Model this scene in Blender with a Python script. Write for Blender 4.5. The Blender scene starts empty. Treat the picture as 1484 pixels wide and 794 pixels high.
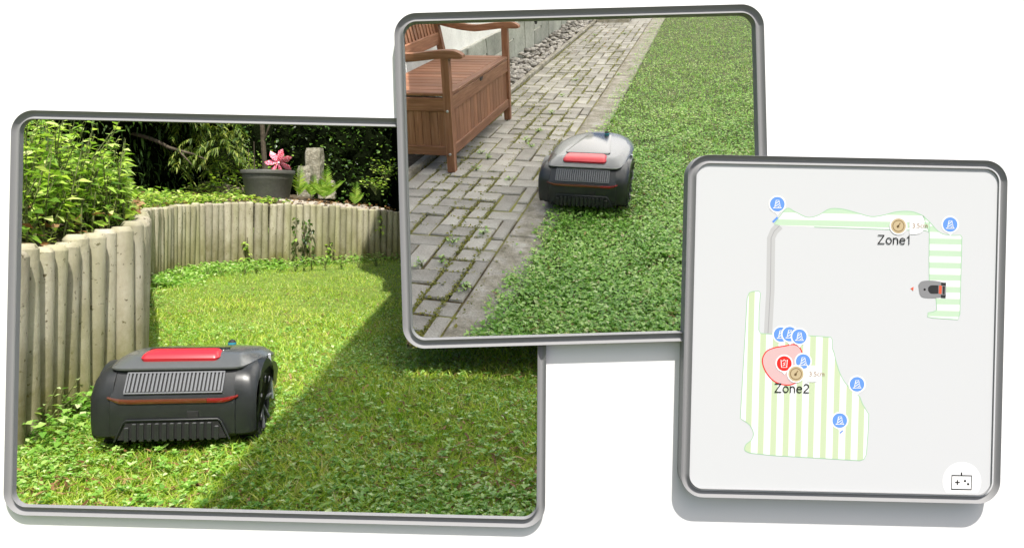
import bpy, bmesh, math, random
import numpy as np
from mathutils import Matrix, Vector
random.seed(7); RNG = np.random.default_rng(7)
sc = bpy.context.scene
COL = sc.collection

# ------------------------------------------------------------------ camera
FPX, CX, HY, CAMH = 1050.0, 742.0, 292.0, 0.6      # focal length in picture pixels, horizon row, camera height
cd = bpy.data.cameras.new("camera"); cam = bpy.data.objects.new("camera", cd); COL.objects.link(cam)
cam.location = (0, 0, CAMH); cam.rotation_euler = (math.pi / 2, 0, 0)
cd.sensor_fit = 'HORIZONTAL'; cd.sensor_width = 36.0
cd.lens = 36.0 * FPX / 1484.0
cd.shift_y = -(397.0 - HY) / 1484.0
cd.clip_start = 0.02; cd.clip_end = 400
sc.camera = cam

# ------------------------------------------------------------------ light
EL, AZ = math.radians(60), math.radians(18)          # the sun stands behind the camera, a little to the right
SUN = Vector((math.cos(EL) * math.sin(AZ), -math.cos(EL) * math.cos(AZ), math.sin(EL)))
w = bpy.data.worlds.new("World"); sc.world = w; w.use_nodes = True
nt = w.node_tree; bg = nt.nodes['Background']
sky = nt.nodes.new('ShaderNodeTexSky'); sky.sky_type = 'NISHITA'; sky.sun_disc = False
sky.sun_elevation = EL; sky.sun_rotation = math.atan2(SUN.x, SUN.y)
sky.air_density = 1.0; sky.dust_density = 3.5; sky.ozone_density = 0.6
nt.links.new(sky.outputs[0], bg.inputs[0]); bg.inputs[1].default_value = 0.112
sl = bpy.data.lights.new("sun", 'SUN'); so = bpy.data.objects.new("sun", sl); COL.objects.link(so)
sl.energy = 4.8; sl.angle = math.radians(0.8); sl.color = (1.0, 0.965, 0.90)
so.rotation_euler = SUN.to_track_quat('Z', 'Y').to_euler()
sc.view_settings.view_transform = 'Standard'; sc.view_settings.look = 'None'
sc.view_settings.gamma = 1.0; sc.view_settings.use_curve_mapping = False
sc.view_settings.exposure = 0.62

# ------------------------------------------------------------------ ground frames
class Frame:
    """a patch of level ground: origin under the camera, u right, v ahead, n up"""
    def __init__(s, h, hy, slope, vpx):
        s.h = h
        n = np.array([slope, -(HY - hy) / FPX, 1.0]); s.n = n / np.linalg.norm(n)
        v = np.array([(vpx - CX) / FPX, 1, (HY - (hy + slope * (vpx - CX))) / FPX]); s.v = v / np.linalg.norm(v)
        s.u = np.cross(s.v, s.n)
        s.c = np.array([0, 0, CAMH])
    def at(s, px, py, w=0.0):
        d = np.array([(px - CX) / FPX, 1, (HY - py) / FPX]); p = d * (-(s.h - w) / d.dot(s.n))
        return p.dot(s.u), p.dot(s.v)
    def atD(s, px, py, D):
        """local point seen at a pixel, D metres ahead"""
        p = np.array([(px - CX) / FPX, 1, (HY - py) / FPX]) * D
        return p.dot(s.u), p.dot(s.v), p.dot(s.n) + s.h
    def world(s, u, v, w=0.0):
        return s.c + u * s.u + v * s.v + (w - s.h) * s.n
    def mat(s, u=0, v=0, w=0, yaw=0, scale=1.0):
        p = s.world(u, v, w)
        M = Matrix(((s.u[0], s.v[0], s.n[0], p[0]), (s.u[1], s.v[1], s.n[1], p[1]), (s.u[2], s.v[2], s.n[2], p[2]), (0, 0, 0, 1)))
        return M @ Matrix.Rotation(yaw, 4, 'Z') @ Matrix.Scale(scale, 4)
DB0 = 0.9
F1 = Frame(0.6, 292, 0.012, 742)         # the lawn with the post wall
F2 = Frame(1.3, -102, -0.035, 1038)      # the sloping path and lawn beside the bench
I4 = Matrix.Identity(4)

# ------------------------------------------------------------------ mesh helpers
class MB:
    def __init__(s): s.v = []; s.f = []
    def add(s, vs, fs):
        o = len(s.v); s.v += [tuple(p) for p in vs]; s.f += [tuple(i + o for i in f) for f in fs]; return s
    def box(s, x0, x1, y0, y1, z0, z1, bev=0.0, M=None):
        if bev <= 0:
            vs = [(x, y, z) for z in (z0, z1) for y in (y0, y1) for x in (x0, x1)]
            fs = [(0, 2, 3, 1), (4, 5, 7, 6), (0, 1, 5, 4), (2, 6, 7, 3), (0, 4, 6, 2), (1, 3, 7, 5)]
        else:
            vs = []; 
            for (z, b) in ((z0, bev), (z0 + bev, 0), (z1 - bev, 0), (z1, bev)):
                vs += [(x0 + b + (bev if b == 0 else 0) * 0, y0 + b, z), (x1 - b, y0 + b, z), (x1 - b, y1 - b, z), (x0 + b, y1 - b, z)]
            fs = [(3, 2, 1, 0), (12, 13, 14, 15)]
            for k in range(3):
                for i in range(4):
                    j = (i + 1) % 4; a = 4 * k
                    fs.append((a + i, a + j, a + 4 + j, a + 4 + i))
        if M is not None: vs = [tuple(M @ Vector(p)) for p in vs]
        return s.add(vs, fs)
    def rings(s, rings, cap0=True, cap1=True):
        n = len(rings[0]); vs = [p for r in rings for p in r]; fs = []
        for k in range(len(rings) - 1):
            for i in range(n):
                j = (i + 1) % n; a = k * n
                fs.append((a + i, a + j, a + n + j, a + n + i))
        if cap0: fs.append(tuple(reversed(range(n))))
        if cap1: fs.append(tuple(range((len(rings) - 1) * n, len(rings) * n)))
        return s.add(vs, fs)
    def tube(s, pts, rad, n=8):
        pts = [Vector(p) for p in pts]; rings = []
        for i, p in enumerate(pts):
            d = (pts[min(i + 1, len(pts) - 1)] - pts[max(i - 1, 0)]).normalized()
            a = d.cross(Vector((0, 0, 1)));
            if a.length < 1e-3: a = d.cross(Vector((1, 0, 0)))
            a.normalize(); b = d.cross(a); r = rad[i] if hasattr(rad, '__len__') else rad
            rings.append([tuple(p + r * (math.cos(t) * a + math.sin(t) * b)) for t in [2 * math.pi * k / n for k in range(n)]])
        return s.rings(rings)
    def lathe(s, prof, n=24, c=(0, 0, 0), caps=(True, True)):
        rings = [[(c[0] + r * math.cos(2 * math.pi * k / n), c[1] + r * math.sin(2 * math.pi * k / n), c[2] + z) for k in range(n)] for r, z in prof]
        return s.rings(rings, *caps)
    def build(s, name, mat, parent=None, M=None, smooth=False):
        me = bpy.data.meshes.new(name); me.from_pydata(s.v, [], s.f); me.update()
        bm = bmesh.new(); bm.from_mesh(me); bmesh.ops.recalc_face_normals(bm, faces=bm.faces); bm.to_mesh(me); bm.free()
        return link(name, me, mat, parent, M, smooth)

def link(name, me, mat, parent=None, M=None, smooth=False):
    if mat is not None:
        if not me.materials: me.materials.append(mat)
    if smooth:
        me.polygons.foreach_set('use_smooth', [True] * len(me.polygons))
        if smooth != 'all':
            try: me.set_sharp_from_angle(angle=math.radians(32))
            except Exception: pass
    o = bpy.data.objects.new(name, me); COL.objects.link(o)
    if parent is not None: o.parent = parent
    if M is not None:
        o.matrix_basis = M
    return o

def tri_mesh(name, V, T, mat, parent=None, M=None):
    me = bpy.data.meshes.new(name); nv, ntr = len(V), len(T)
    me.vertices.add(nv); me.vertices.foreach_set('co', np.asarray(V, np.float32).ravel())
    me.loops.add(ntr * 3); me.loops.foreach_set('vertex_index', np.asarray(T, np.int32).ravel())
    me.polygons.add(ntr); me.polygons.foreach_set('loop_start', np.arange(0, ntr * 3, 3, dtype=np.int32))
    try: me.polygons.foreach_set('loop_total', np.full(ntr, 3, np.int32))
    except Exception: pass
    me.update(calc_edges=True); me.validate()
    return link(name, me, mat, parent, M)

def tag(o, label=None, cat=None, group=None, kind=None):
    if label: o['label'] = label
    if cat: o['category'] = cat
    if group: o['group'] = group
    if kind: o['kind'] = kind
    return o
def empty(name, M, label, cat, group=None):
    o = bpy.data.objects.new(name, None); COL.objects.link(o); o.empty_display_size = 0.05
    o.matrix_basis = M; return tag(o, label, cat, group)
def wmat(o):
    m = o.matrix_basis.copy()
    while o.parent is not None: o = o.parent; m = o.matrix_basis @ m
    return m
def set_world(o, m):
    o.matrix_basis = wmat(o.parent).inverted() @ m if o.parent is not None else m
def kids(o): return [c for c in COL.objects if c.parent == o]
def copy_tree(o, parent=None):
    ch = kids(o); c = o.copy(); COL.objects.link(c)
    if parent is not None: c.parent = parent
    for k in ch: copy_tree(k, c)
    return c

# leaf templates: vertices (x across, y along, z up), triangles
LEAF = (np.array([(0, 0, 0), (-.32, .42, .10), (0, .5, -.02), (.32, .42, .10), (0, 1, -.08)]), np.array([(0, 2, 1), (0, 3, 2), (1, 2, 4), (2, 3, 4)]))
LANCE = (np.array([(0, 0, 0), (-.27, .42, .07), (0, .5, -.02), (.27, .42, .07), (0, 1, -.14)]), LEAF[1])
BLADE = (np.array([(-.045, 0, 0), (.045, 0, 0), (-.038, .22, .42), (.038, .22, .42), (0, .72, .68)]), np.array([(0, 1, 3), (0, 3, 2), (2, 3, 4)]))
STRIP = (np.array([(-.09, 0, 0), (.09, 0, 0), (-.08, .55, -.06), (.08, .55, -.06), (0, 1, -.3)]), np.array([(0, 1, 3), (0, 3, 2), (2, 3, 4)]))
def scatter(tpl, P, size, yaw, pitch, roll=None):
    """instances of a small template as one triangle soup; pitch lifts the tip"""
    tv, tt = tpl; N = len(P); P = np.asarray(P, float)
    if roll is None: roll = np.zeros(N)
    cy, sy, cp, sp, cr, sr = np.cos(yaw), np.sin(yaw), np.cos(pitch), np.sin(pitch), np.cos(roll), np.sin(roll)
    x = tv[None, :, 0] * np.ones((N, 1)); y = tv[None, :, 1] * np.ones((N, 1)); z = tv[None, :, 2] * np.ones((N, 1))
    x, z = x * cr[:, None] + z * sr[:, None], -x * sr[:, None] + z * cr[:, None]
    y, z = y * cp[:, None] - z * sp[:, None], y * sp[:, None] + z * cp[:, None]
    x, y = x * cy[:, None] - y * sy[:, None], x * sy[:, None] + y * cy[:, None]
    V = np.stack([x, y, z], -1) * np.asarray(size)[:, None, None] + P[:, None, :]
    T = tt[None] + (np.arange(N) * len(tv))[:, None, None]
    return V.reshape(-1, 3), T.reshape(-1, 3)
def merge(parts):
    V = []; T = []; o = 0
    for v, t in parts: V.append(v); T.append(t + o); o += len(v)
    return np.concatenate(V), np.concatenate(T)
U = lambda a, b, n: RNG.uniform(a, b, n)

# ------------------------------------------------------------------ materials
def mat(name, rough=0.7, col=(0.5, 0.5, 0.5), metal=0.0, spec=0.5, coat=0.0):
    m = bpy.data.materials.new(name); m.use_nodes = True; b = m.node_tree.nodes['Principled BSDF']
    b.inputs['Base Color'].default_value = (*col, 1); b.inputs['Roughness'].default_value = rough
    b.inputs['Metallic'].default_value = metal; b.inputs['Specular IOR Level'].default_value = spec
    b.inputs['Coat Weight'].default_value = coat
    return m
def ramp(nt, src, stops):
    r = nt.nodes.new('ShaderNodeValToRGB'); e = r.color_ramp.elements
    while len(e) < len(stops): e.new(0.5)
    for k, (p, c) in enumerate(stops): e[k].position = p; e[k].color = (*c, 1)
    nt.links.new(src, r.inputs[0]); return r.outputs[0]
def noise(nt, scale, detail=6, rough=0.6, coord='Object', stretch=None, dist=0.0):
    tc = nt.nodes.new('ShaderNodeTexCoord'); n = nt.nodes.new('ShaderNodeTexNoise')
    n.inputs['Scale'].default_value = scale; n.inputs['Detail'].default_value = detail
    n.inputs['Roughness'].default_value = rough; n.inputs['Distortion'].default_value = dist
    src = nt.nodes.new('ShaderNodeNewGeometry').outputs['Position'] if coord == 'World' else tc.outputs[coord]
    if stretch:
        mp = nt.nodes.new('ShaderNodeMapping'); mp.inputs['Scale'].default_value = stretch
        nt.links.new(src, mp.inputs[0]); src = mp.outputs[0]
    nt.links.new(src, n.inputs['Vector']); return n.outputs['Fac']
def mixc(nt, fac, a, b, mode='MIX'):
    m = nt.nodes.new('ShaderNodeMix'); m.data_type = 'RGBA'; m.blend_type = mode
    if isinstance(fac, float): m.inputs[0].default_value = fac
    else: nt.links.new(fac, m.inputs[0])
    for k, v in ((6, a), (7, b)):
        if isinstance(v, tuple): m.inputs[k].default_value = (*v, 1)
        else: nt.links.new(v, m.inputs[k])
    return m.outputs[2]
def bump(nt, b, h, strength=0.4, dist=0.01):
    bp = nt.nodes.new('ShaderNodeBump'); bp.inputs['Strength'].default_value = strength; bp.inputs['Distance'].default_value = dist
    nt.links.new(h, bp.inputs['Height']); nt.links.new(bp.outputs[0], b.inputs['Normal'])
def rough_mat(name, stops, scale, rough=0.85, bs=0.5, bd=0.004, fine=None, per_object=0.0, stretch=None, spec=0.3):
    m = mat(name, rough, spec=spec); nt = m.node_tree; b = nt.nodes['Principled BSDF']
    c = ramp(nt, noise(nt, scale, 8, 0.65, stretch=stretch), stops)
    f = noise(nt, fine or scale * 8, 4, 0.7, stretch=stretch)
    c = mixc(nt, 0.5, c, ramp(nt, f, [(0.3, (.35, .35, .35)), (0.7, (.68, .68, .68))]), 'OVERLAY')
    if per_object:
        oi = nt.nodes.new('ShaderNodeObjectInfo')
        mr = nt.nodes.new('ShaderNodeMapRange'); mr.inputs[3].default_value = 1 - per_object; mr.inputs[4].default_value = 1 + per_object
        nt.links.new(oi.outputs['Random'], mr.inputs[0])
        vm = nt.nodes.new('ShaderNodeVectorMath'); vm.operation = 'SCALE'
        nt.links.new(c, vm.inputs[0]); nt.links.new(mr.outputs[0], vm.inputs['Scale']); c = vm.outputs[0]
    nt.links.new(c, b.inputs['Base Color']); bump(nt, b, f, bs, bd)
    return m
def leaf_mat(name, cols, trans=0.35, rough=0.45, spec=0.4, tcol=1.5, patch=None):
    """leaves: colour varies from leaf to leaf, light passes through"""
    m = bpy.data.materials.new(name); m.use_nodes = True; nt = m.node_tree; b = nt.nodes['Principled BSDF']
    g = nt.nodes.new('ShaderNodeNewGeometry')
    c = ramp(nt, g.outputs['Random Per Island'], cols)
    if patch:
        c = mixc(nt, ramp(nt, noise(nt, patch[0], 3), [(0.42, (0, 0, 0)), (0.62, (1, 1, 1))]), c, mixc(nt, 1.0, c, patch[1], 'MULTIPLY'))
    nt.links.new(c, b.inputs['Base Color']); b.inputs['Roughness'].default_value = rough; b.inputs['Specular IOR Level'].default_value = spec
    t = nt.nodes.new('ShaderNodeBsdfTranslucent')
    nt.links.new(mixc(nt, 1.0, c, (tcol, tcol * 1.05, tcol * 0.55), 'MULTIPLY'), t.inputs[0])
    mx = nt.nodes.new('ShaderNodeMixShader'); mx.inputs[0].default_value = trans
    nt.links.new(b.outputs[0], mx.inputs[1]); nt.links.new(t.outputs[0], mx.inputs[2])
    nt.links.new(mx.outputs[0], nt.nodes['Material Output'].inputs[0])
    return m
M = {}
M['white'] = mat('matt_white_paint', 0.9, (0.72, 0.72, 0.72), spec=0.1)
M['frame'] = mat('grey_frame_paint', 0.6, (0.22, 0.22, 0.225), spec=0.2)
M['soil'] = rough_mat('soil', [(0.3, (.035, .025, .015)), (0.6, (.09, .07, .04)), (0.8, (.06, .08, .025))], 6, 0.95, 0.8, 0.02)
M['turf1'] = rough_mat('turf_soil', [(0.3, (.09, .13, .02)), (0.6, (.17, .24, .04)), (0.8, (.26, .24, .09))], 7, 0.95, 0.8, 0.02)
M['turf2'] = rough_mat('clover_soil', [(0.3, (.05, .07, .025)), (0.55, (.10, .12, .045)), (0.75, (.22, .18, .12))], 9, 0.95, 0.8, 0.02)
G1 = [(0.0, (.13, .26, .022)), (0.35, (.28, .42, .035)), (0.7, (.44, .53, .06)), (0.9, (.52, .52, .14)), (1.0, (.58, .50, .26))]
M['blade1'] = leaf_mat('lawn_blade', G1, 0.4, 0.5, patch=(1.3, (.75, .9, .7)))
M['clover1'] = leaf_mat('lawn_leaf', [(0.0, (.12, .28, .04)), (0.5, (.22, .42, .065)), (0.8, (.36, .52, .14)), (1.0, (.58, .68, .36))], 0.35, 0.33, 0.55)
M['clover2'] = leaf_mat('ground_cover_leaf', [(0.0, (.12, .28, .04)), (0.5, (.24, .44, .07)), (0.8, (.38, .56, .14)), (0.93, (.5, .62, .28)), (1.0, (.46, .40, .2))], 0.3, 0.38, 0.5, patch=(1.6, (.78, .88, .72)))
M['shrub'] = leaf_mat('shrub_leaf', [(0.0, (.07, .16, .02)), (0.4, (.22, .38, .045)), (0.8, (.46, .62, .12)), (1.0, (.60, .66, .28))], 0.35, 0.32, 0.5)
M['dry'] = leaf_mat('dry_leaf', [(0.0, (.10, .045, .015)), (0.5, (.20, .10, .04)), (1.0, (.34, .22, .10))], 0.2, 0.7)
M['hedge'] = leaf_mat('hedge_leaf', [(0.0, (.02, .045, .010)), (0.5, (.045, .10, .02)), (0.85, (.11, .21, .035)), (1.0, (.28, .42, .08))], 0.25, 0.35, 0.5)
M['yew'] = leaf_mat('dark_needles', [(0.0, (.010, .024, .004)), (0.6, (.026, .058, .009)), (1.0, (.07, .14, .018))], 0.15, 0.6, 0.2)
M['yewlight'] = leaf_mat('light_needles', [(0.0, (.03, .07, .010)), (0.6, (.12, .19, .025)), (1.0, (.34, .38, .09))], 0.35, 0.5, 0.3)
M['fern'] = leaf_mat('fern_leaf', [(0.0, (.13, .28, .02)), (0.6, (.22, .38, .035)), (1.0, (.34, .44, .07))], 0.45, 0.5)
M['core'] = rough_mat('foliage_shade_black', [(0.3, (.004, .006, .003)), (0.7, (.012, .018, .006))], 5, 1.0, 0.9, 0.1, spec=0.0)  # near-black colour stands in for the shade deep inside the foliage
M['bark'] = rough_mat('bark', [(0.3, (.04, .03, .02)), (0.7, (.12, .10, .07))], 20, 0.9, 0.7, 0.01)
M['stem'] = rough_mat('green_stem', [(0.3, (.08, .10, .03)), (0.7, (.14, .16, .05))], 20, 0.8)

# ------------------------------------------------------------------ ground
def sheet(name, pts, mat_, Mx, kind='structure'):
    o = MB().add(pts, [tuple(range(len(pts)))]).build(name, mat_, None, Mx); return tag(o, kind=kind)
sheet('ground', [(-60, -20, 0), (60, -20, 0), (60, 90, 0), (-60, 90, 0)], M['turf1'], F1.mat())

#@@WALL
mfloor = rough_mat('dark_bounce_cut', [(0.3, (.045, .045, .047)), (0.7, (.065, .065, .066))], 20, 0.9, 0.4, 0.003)
sheet('floor', [(-8, -12, .004), (8, -12, .004), (8, DB0, .004), (-8, DB0, .004)], mfloor, I4)  # added unseen in front of the board to cut green bounce light
# ------------------------------------------------------------------ white display wall with two openings
DB = 0.70                                            # metres from the camera to the face of the board
def P2(px, py, D): return ((px - CX) / FPX * D, D, CAMH + (HY - py) / FPX * D)
def rounded(quad, r, n=10):
    """outline of a four-sided panel (TL, TR, BR, BL) with round corners and its outward normals"""
    pts = []; nor = []
    q = [Vector(p) for p in quad]
    for i in range(4):
        p, a, b = q[i], (q[i - 1] - q[i]).normalized(), (q[(i + 1) % 4] - q[i]).normalized()
        half = a.angle(b) / 2; c = p + (a + b).normalized() * (r / math.sin(half))
        n0 = Vector((-a.y, a.x)); n1 = Vector((b.y, -b.x))
        if n0.dot(p - c) < 0: n0 = -n0
        if n1.dot(p - c) < 0: n1 = -n1
        a0 = math.atan2(n0.y, n0.x); a1 = math.atan2(n1.y, n1.x); d = (a1 - a0 + math.pi) % (2 * math.pi) - math.pi
        for k in range(n + 1):
            t = a0 + d * k / n; nn = Vector((math.cos(t), math.sin(t))); pts.append(c + nn * r); nor.append(nn)
    return pts, nor
IN1 = [(28.5, 172), (781.5, 188.5), (777.5, 752.3), (17, 733.5)]
IN2 = [(583.3, 32), (1094.5, 18.5), (1106, 478.5), (596.5, 493)]
IN3 = [(1010, 236.5), (1448.5, 245.5), (1437, 717.5), (999, 707.5)]
WD = 12.5                                            # width of a frame in picture pixels
def prism(quad, r, off, D0, D1, Dp):
    pts, nor = rounded(quad, r); mb = MB()
    rr = [[P2(p.x + n.x * off, p.y + n.y * off, Dp) for p, n in zip(pts, nor)] for _ in (0, 1)]
    mb.rings([[(x, D0, z) for x, y, z in rr[0]], [(x, D1, z) for x, y, z in rr[1]]]); return mb
TOPZ = 0.83
board = MB().box(-1.15, 1.15, DB, DB + 0.003, 0.0, TOPZ).build('white_wall', M['white']); tag(board, kind='structure')
cut1 = prism(IN1, 20, 7.5, DB - 0.05, DB + 0.05, DB).build('cut', None)
cut2 = prism(IN2, 20, 7.5, DB - 0.05, DB + 0.05, DB).build('cut', None)
for c in (cut1, cut2):
    md = board.modifiers.new('b', 'BOOLEAN'); md.operation = 'DIFFERENCE'; md.solver = 'EXACT'; md.object = c
dg = bpy.context.evaluated_depsgraph_get(); dg.update()
nm = bpy.data.meshes.new_from_object(board.evaluated_get(dg)); nm.name = 'white_wall'
board.modifiers.clear(); board.data = nm
for c in (cut1, cut2): bpy.data.objects.remove(c)

GROOVE = 0.0040
PROF = [(0, .0045), (0, .0002), (.25, 0)] + [(.25 + (WD - .5) * k / 16, GROOVE * math.sin(math.pi * k / 16)) for k in range(1, 16)] + [(WD - .25, 0), (WD, .0002)]
def frame(name, quad, Df, back, label, keep=None):
    pts, nor = rounded(quad, 20, 14); n = len(pts)
    prof = PROF + [(WD, back), (0, back)] 
    mb = MB(); vs = []
    # straight runs are divided so that a frame can end behind the next one
    path = []
    for i in range(n):
        j = (i + 1) % n; L = (pts[j] - pts[i]).length; k = max(1, int(L / 6))
        for t in range(k): path.append((pts[i].lerp(pts[j], t / k), nor[i].lerp(nor[j], t / k).normalized()))
    ok = [keep is None or keep(p + nn * WD / 2) for p, nn in path]; N = len(path); m = len(prof)
    for p, nn in path:
        for t, d in prof:
            x, y, z = P2(p.x + nn.x * t, p.y + nn.y * t, Df); vs.append((x, Df + d, z))
    fs = []
    for i in range(N):
        j = (i + 1) % N
        if not (ok[i] and ok[j]): continue
        for k in range(m): 
            kk = (k + 1) % m; fs.append((i * m + k, j * m + k, j * m + kk, i * m + kk))
    mb.add(vs, fs); o = mb.build(name, M['frame'], None, None, True)
    bm = bmesh.new(); bm.from_mesh(o.data); bmesh.ops.delete(bm, geom=[v for v in bm.verts if not v.link_faces], context='VERTS')
    bmesh.ops.holes_fill(bm, edges=[e for e in bm.edges if e.is_boundary]); bm.to_mesh(o.data); bm.free()
    return tag(o, label, 'picture frame', 'grey picture frames')
def inside(quad, p):
    s = [(quad[(i + 1) % 4][0] - quad[i][0]) * (p.y - quad[i][1]) - (quad[(i + 1) % 4][1] - quad[i][1]) * (p.x - quad[i][0]) for i in range(4)]
    return all(v > 0 for v in s)
grow = lambda q, d: [(p.x + n.x * d * 1.414, p.y + n.y * d * 1.414) for p, n in zip([Vector(x) for x in q], [Vector((-1, -1)).normalized(), Vector((1, -1)).normalized(), Vector((1, 1)).normalized(), Vector((-1, 1)).normalized()])]
hide2 = grow(IN2, 5)
frame('picture_frame', IN1, DB - 0.0065, 0.0063, 'grey rounded frame around the garden with the curved concrete post wall', keep=lambda p: not inside(hide2, p))
frame('picture_frame', IN2, DB - 0.0115, 0.0113, 'grey rounded frame around the paved path and wooden bench')
frame('picture_frame', IN3, DB - 0.0165, 0.0163, 'grey rounded frame around the white map screen')
#@@END

#@@ADDED_SHADE
# ------------------------------------------------------------------ two cloths added out of view over the gardens to shade and diffuse sun
def baffle_poly(pts_world, lift):
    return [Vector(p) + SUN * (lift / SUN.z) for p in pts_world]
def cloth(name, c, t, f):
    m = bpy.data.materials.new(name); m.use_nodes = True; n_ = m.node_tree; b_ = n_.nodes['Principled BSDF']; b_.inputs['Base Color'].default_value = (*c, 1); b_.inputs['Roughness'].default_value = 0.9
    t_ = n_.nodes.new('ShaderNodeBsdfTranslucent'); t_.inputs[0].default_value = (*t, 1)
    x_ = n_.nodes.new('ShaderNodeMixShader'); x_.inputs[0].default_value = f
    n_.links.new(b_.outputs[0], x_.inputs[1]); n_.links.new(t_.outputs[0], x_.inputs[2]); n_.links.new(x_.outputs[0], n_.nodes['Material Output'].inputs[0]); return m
mg = cloth('grey_blocker_cloth', (.3, .31, .31), (.62, .64, .60), .45)
mw = cloth('white_diffuser_cloth', (.85, .85, .83), (.96, .96, .95), .96)
def baffle(name, top, mat_, label):
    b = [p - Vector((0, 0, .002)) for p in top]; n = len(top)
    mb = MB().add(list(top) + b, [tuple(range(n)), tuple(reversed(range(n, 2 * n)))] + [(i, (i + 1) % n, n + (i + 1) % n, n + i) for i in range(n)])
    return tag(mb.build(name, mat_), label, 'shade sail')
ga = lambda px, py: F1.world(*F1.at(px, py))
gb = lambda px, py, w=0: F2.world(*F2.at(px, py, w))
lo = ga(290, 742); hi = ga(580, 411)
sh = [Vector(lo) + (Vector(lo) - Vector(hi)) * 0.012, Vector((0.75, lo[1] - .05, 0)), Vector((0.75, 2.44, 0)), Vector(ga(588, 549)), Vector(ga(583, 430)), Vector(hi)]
baffle('added_baffle', baffle_poly(sh, 2.0), mg, 'dark grey shade sail added out of view to shade the lawn')  # added blocker, cut to draw the diagonal shade edge on the lawn
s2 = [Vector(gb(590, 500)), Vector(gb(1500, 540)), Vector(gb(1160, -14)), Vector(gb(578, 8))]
baffle('added_baffle', baffle_poly(s2, 1.35), mw, 'white shade sail added out of view to soften sun on the paved path')  # added diffuser, passes the sun on as soft overhead light
#@@END

#@@G1WALL
# ------------------------------------------------------------------ garden one: curved wall of round concrete posts
base_px = [(-158, 742), (22, 650), (70, 618), (110, 598), (150, 578), (195, 559), (199, 500), (200, 455), (207, 418), (230, 407), (272, 397), (330, 390.5), (380, 388), (450, 384), (520, 379.5), (580, 376.5)]
top_px = [372, 365, 358, 349, 338, 325, 317, 312, 309, 305, 301, 298.5, 298, 299.5, 304, 308]
ctrl = []
for (x, y), t in zip(base_px, top_px):
    u, v = F1.at(x, y); hgt = (y - t) / (y - HY) * 0.6; ctrl.append((u, v, min(max(hgt, .46), .57)))
def resample(c, step):
    c = np.array(c); pts = []
    # Catmull-Rom through the control points
    for i in range(len(c) - 1):
        p0, p1, p2, p3 = c[max(i - 1, 0)], c[i], c[i + 1], c[min(i + 2, len(c) - 1)]
        for t in np.linspace(0, 1, 40, endpoint=False):
            pts.append(0.5 * ((2 * p1) + (-p0 + p2) * t + (2 * p0 - 5 * p1 + 4 * p2 - p3) * t * t + (-p0 + 3 * p1 - 3 * p2 + p3) * t ** 3))
    pts.append(c[-1]); pts = np.array(pts)
    d = np.concatenate([[0], np.cumsum(np.linalg.norm(np.diff(pts[:, :2], axis=0), axis=1))])
    s = np.arange(0, d[-1], step); return np.stack([np.interp(s, d, pts[:, k]) for k in range(3)], 1)
WALLP = resample(ctrl, 0.065)
mp = mat('weathered_concrete_post', 0.92, spec=0.2); nt_ = mp.node_tree; bb = nt_.nodes['Principled BSDF']
c = ramp(nt_, noise(nt_, 9, 8, 0.7, 'World', stretch=(1, 1, .5)), [(0.28, (.235, .21, .145)), (0.5, (.365, .335, .25)), (0.75, (.49, .46, .365))])
pit = ramp(nt_, noise(nt_, 70, 3, 0.5, 'World'), [(0.29, (.25, .22, .18)), (0.36, (1, 1, 1))]); c = mixc(nt_, 1.0, c, pit, 'MULTIPLY')
tc = nt_.nodes.new('ShaderNodeTexCoord'); sp = nt_.nodes.new('ShaderNodeSeparateXYZ'); nt_.links.new(tc.outputs['Object'], sp.inputs[0])
mr = nt_.nodes.new('ShaderNodeMapRange'); mr.inputs[1].default_value = 0.46; mr.inputs[2].default_value = 0.0; nt_.links.new(sp.outputs[2], mr.inputs[0])
ad = nt_.nodes.new('ShaderNodeMath'); ad.operation = 'MULTIPLY'; nt_.links.new(mr.outputs[0], ad.inputs[0]); nt_.links.new(noise(nt_, 5, 8, 0.75, 'World', dist=.5), ad.inputs[1])
c = mixc(nt_, ramp(nt_, ad.outputs[0], [(0.16, (0, 0, 0)), (0.30, (.45, .45, .45)), (0.48, (.92, .92, .92))]), c, (.13, .115, .03))
alg = ramp(nt_, noise(nt_, 3.0, 5, 0.6, 'World', stretch=(1.6, 1.6, .3)), [(0.44, (0, 0, 0)), (0.66, (.6, .6, .6))]); c = mixc(nt_, alg, c, (.25, .25, .11))
oi = nt_.nodes.new('ShaderNodeObjectInfo'); m2 = nt_.nodes.new('ShaderNodeMapRange'); m2.inputs[3].default_value = .8; m2.inputs[4].default_value = 1.12
nt_.links.new(oi.outputs['Random'], m2.inputs[0]); vm = nt_.nodes.new('ShaderNodeVectorMath'); vm.operation = 'SCALE'
nt_.links.new(c, vm.inputs[0]); nt_.links.new(m2.outputs[0], vm.inputs['Scale']); nt_.links.new(vm.outputs[0], bb.inputs['Base Color'])
bump(nt_, bb, noise(nt_, 110, 4, 0.7), 0.6, 0.0025)
wall = empty('post_wall', F1.mat(WALLP[0][0], WALLP[0][1]), 'curved retaining wall of upright round concrete posts along the lawn', 'retaining wall')
pv = []
for k in range(4):
    r = .0330; mb = MB(); rg = []
    for (rr, z) in ((r, -.05), (r, .1), (r, .25), (r, .40), (r, .484), (r - .0002, .4865), (r - .0088, .4982), (r - .0102, .499)):
        rg.append([((rr + random.uniform(-.0003, .0003)) * math.cos(2 * math.pi * i / 18), (rr + random.uniform(-.0003, .0003)) * math.sin(2 * math.pi * i / 18), z) for i in range(18)])
    mb.rings(rg); me = mb.build('post', mp, None, None, True); pv.append(me.data); bpy.data.objects.remove(me)
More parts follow.
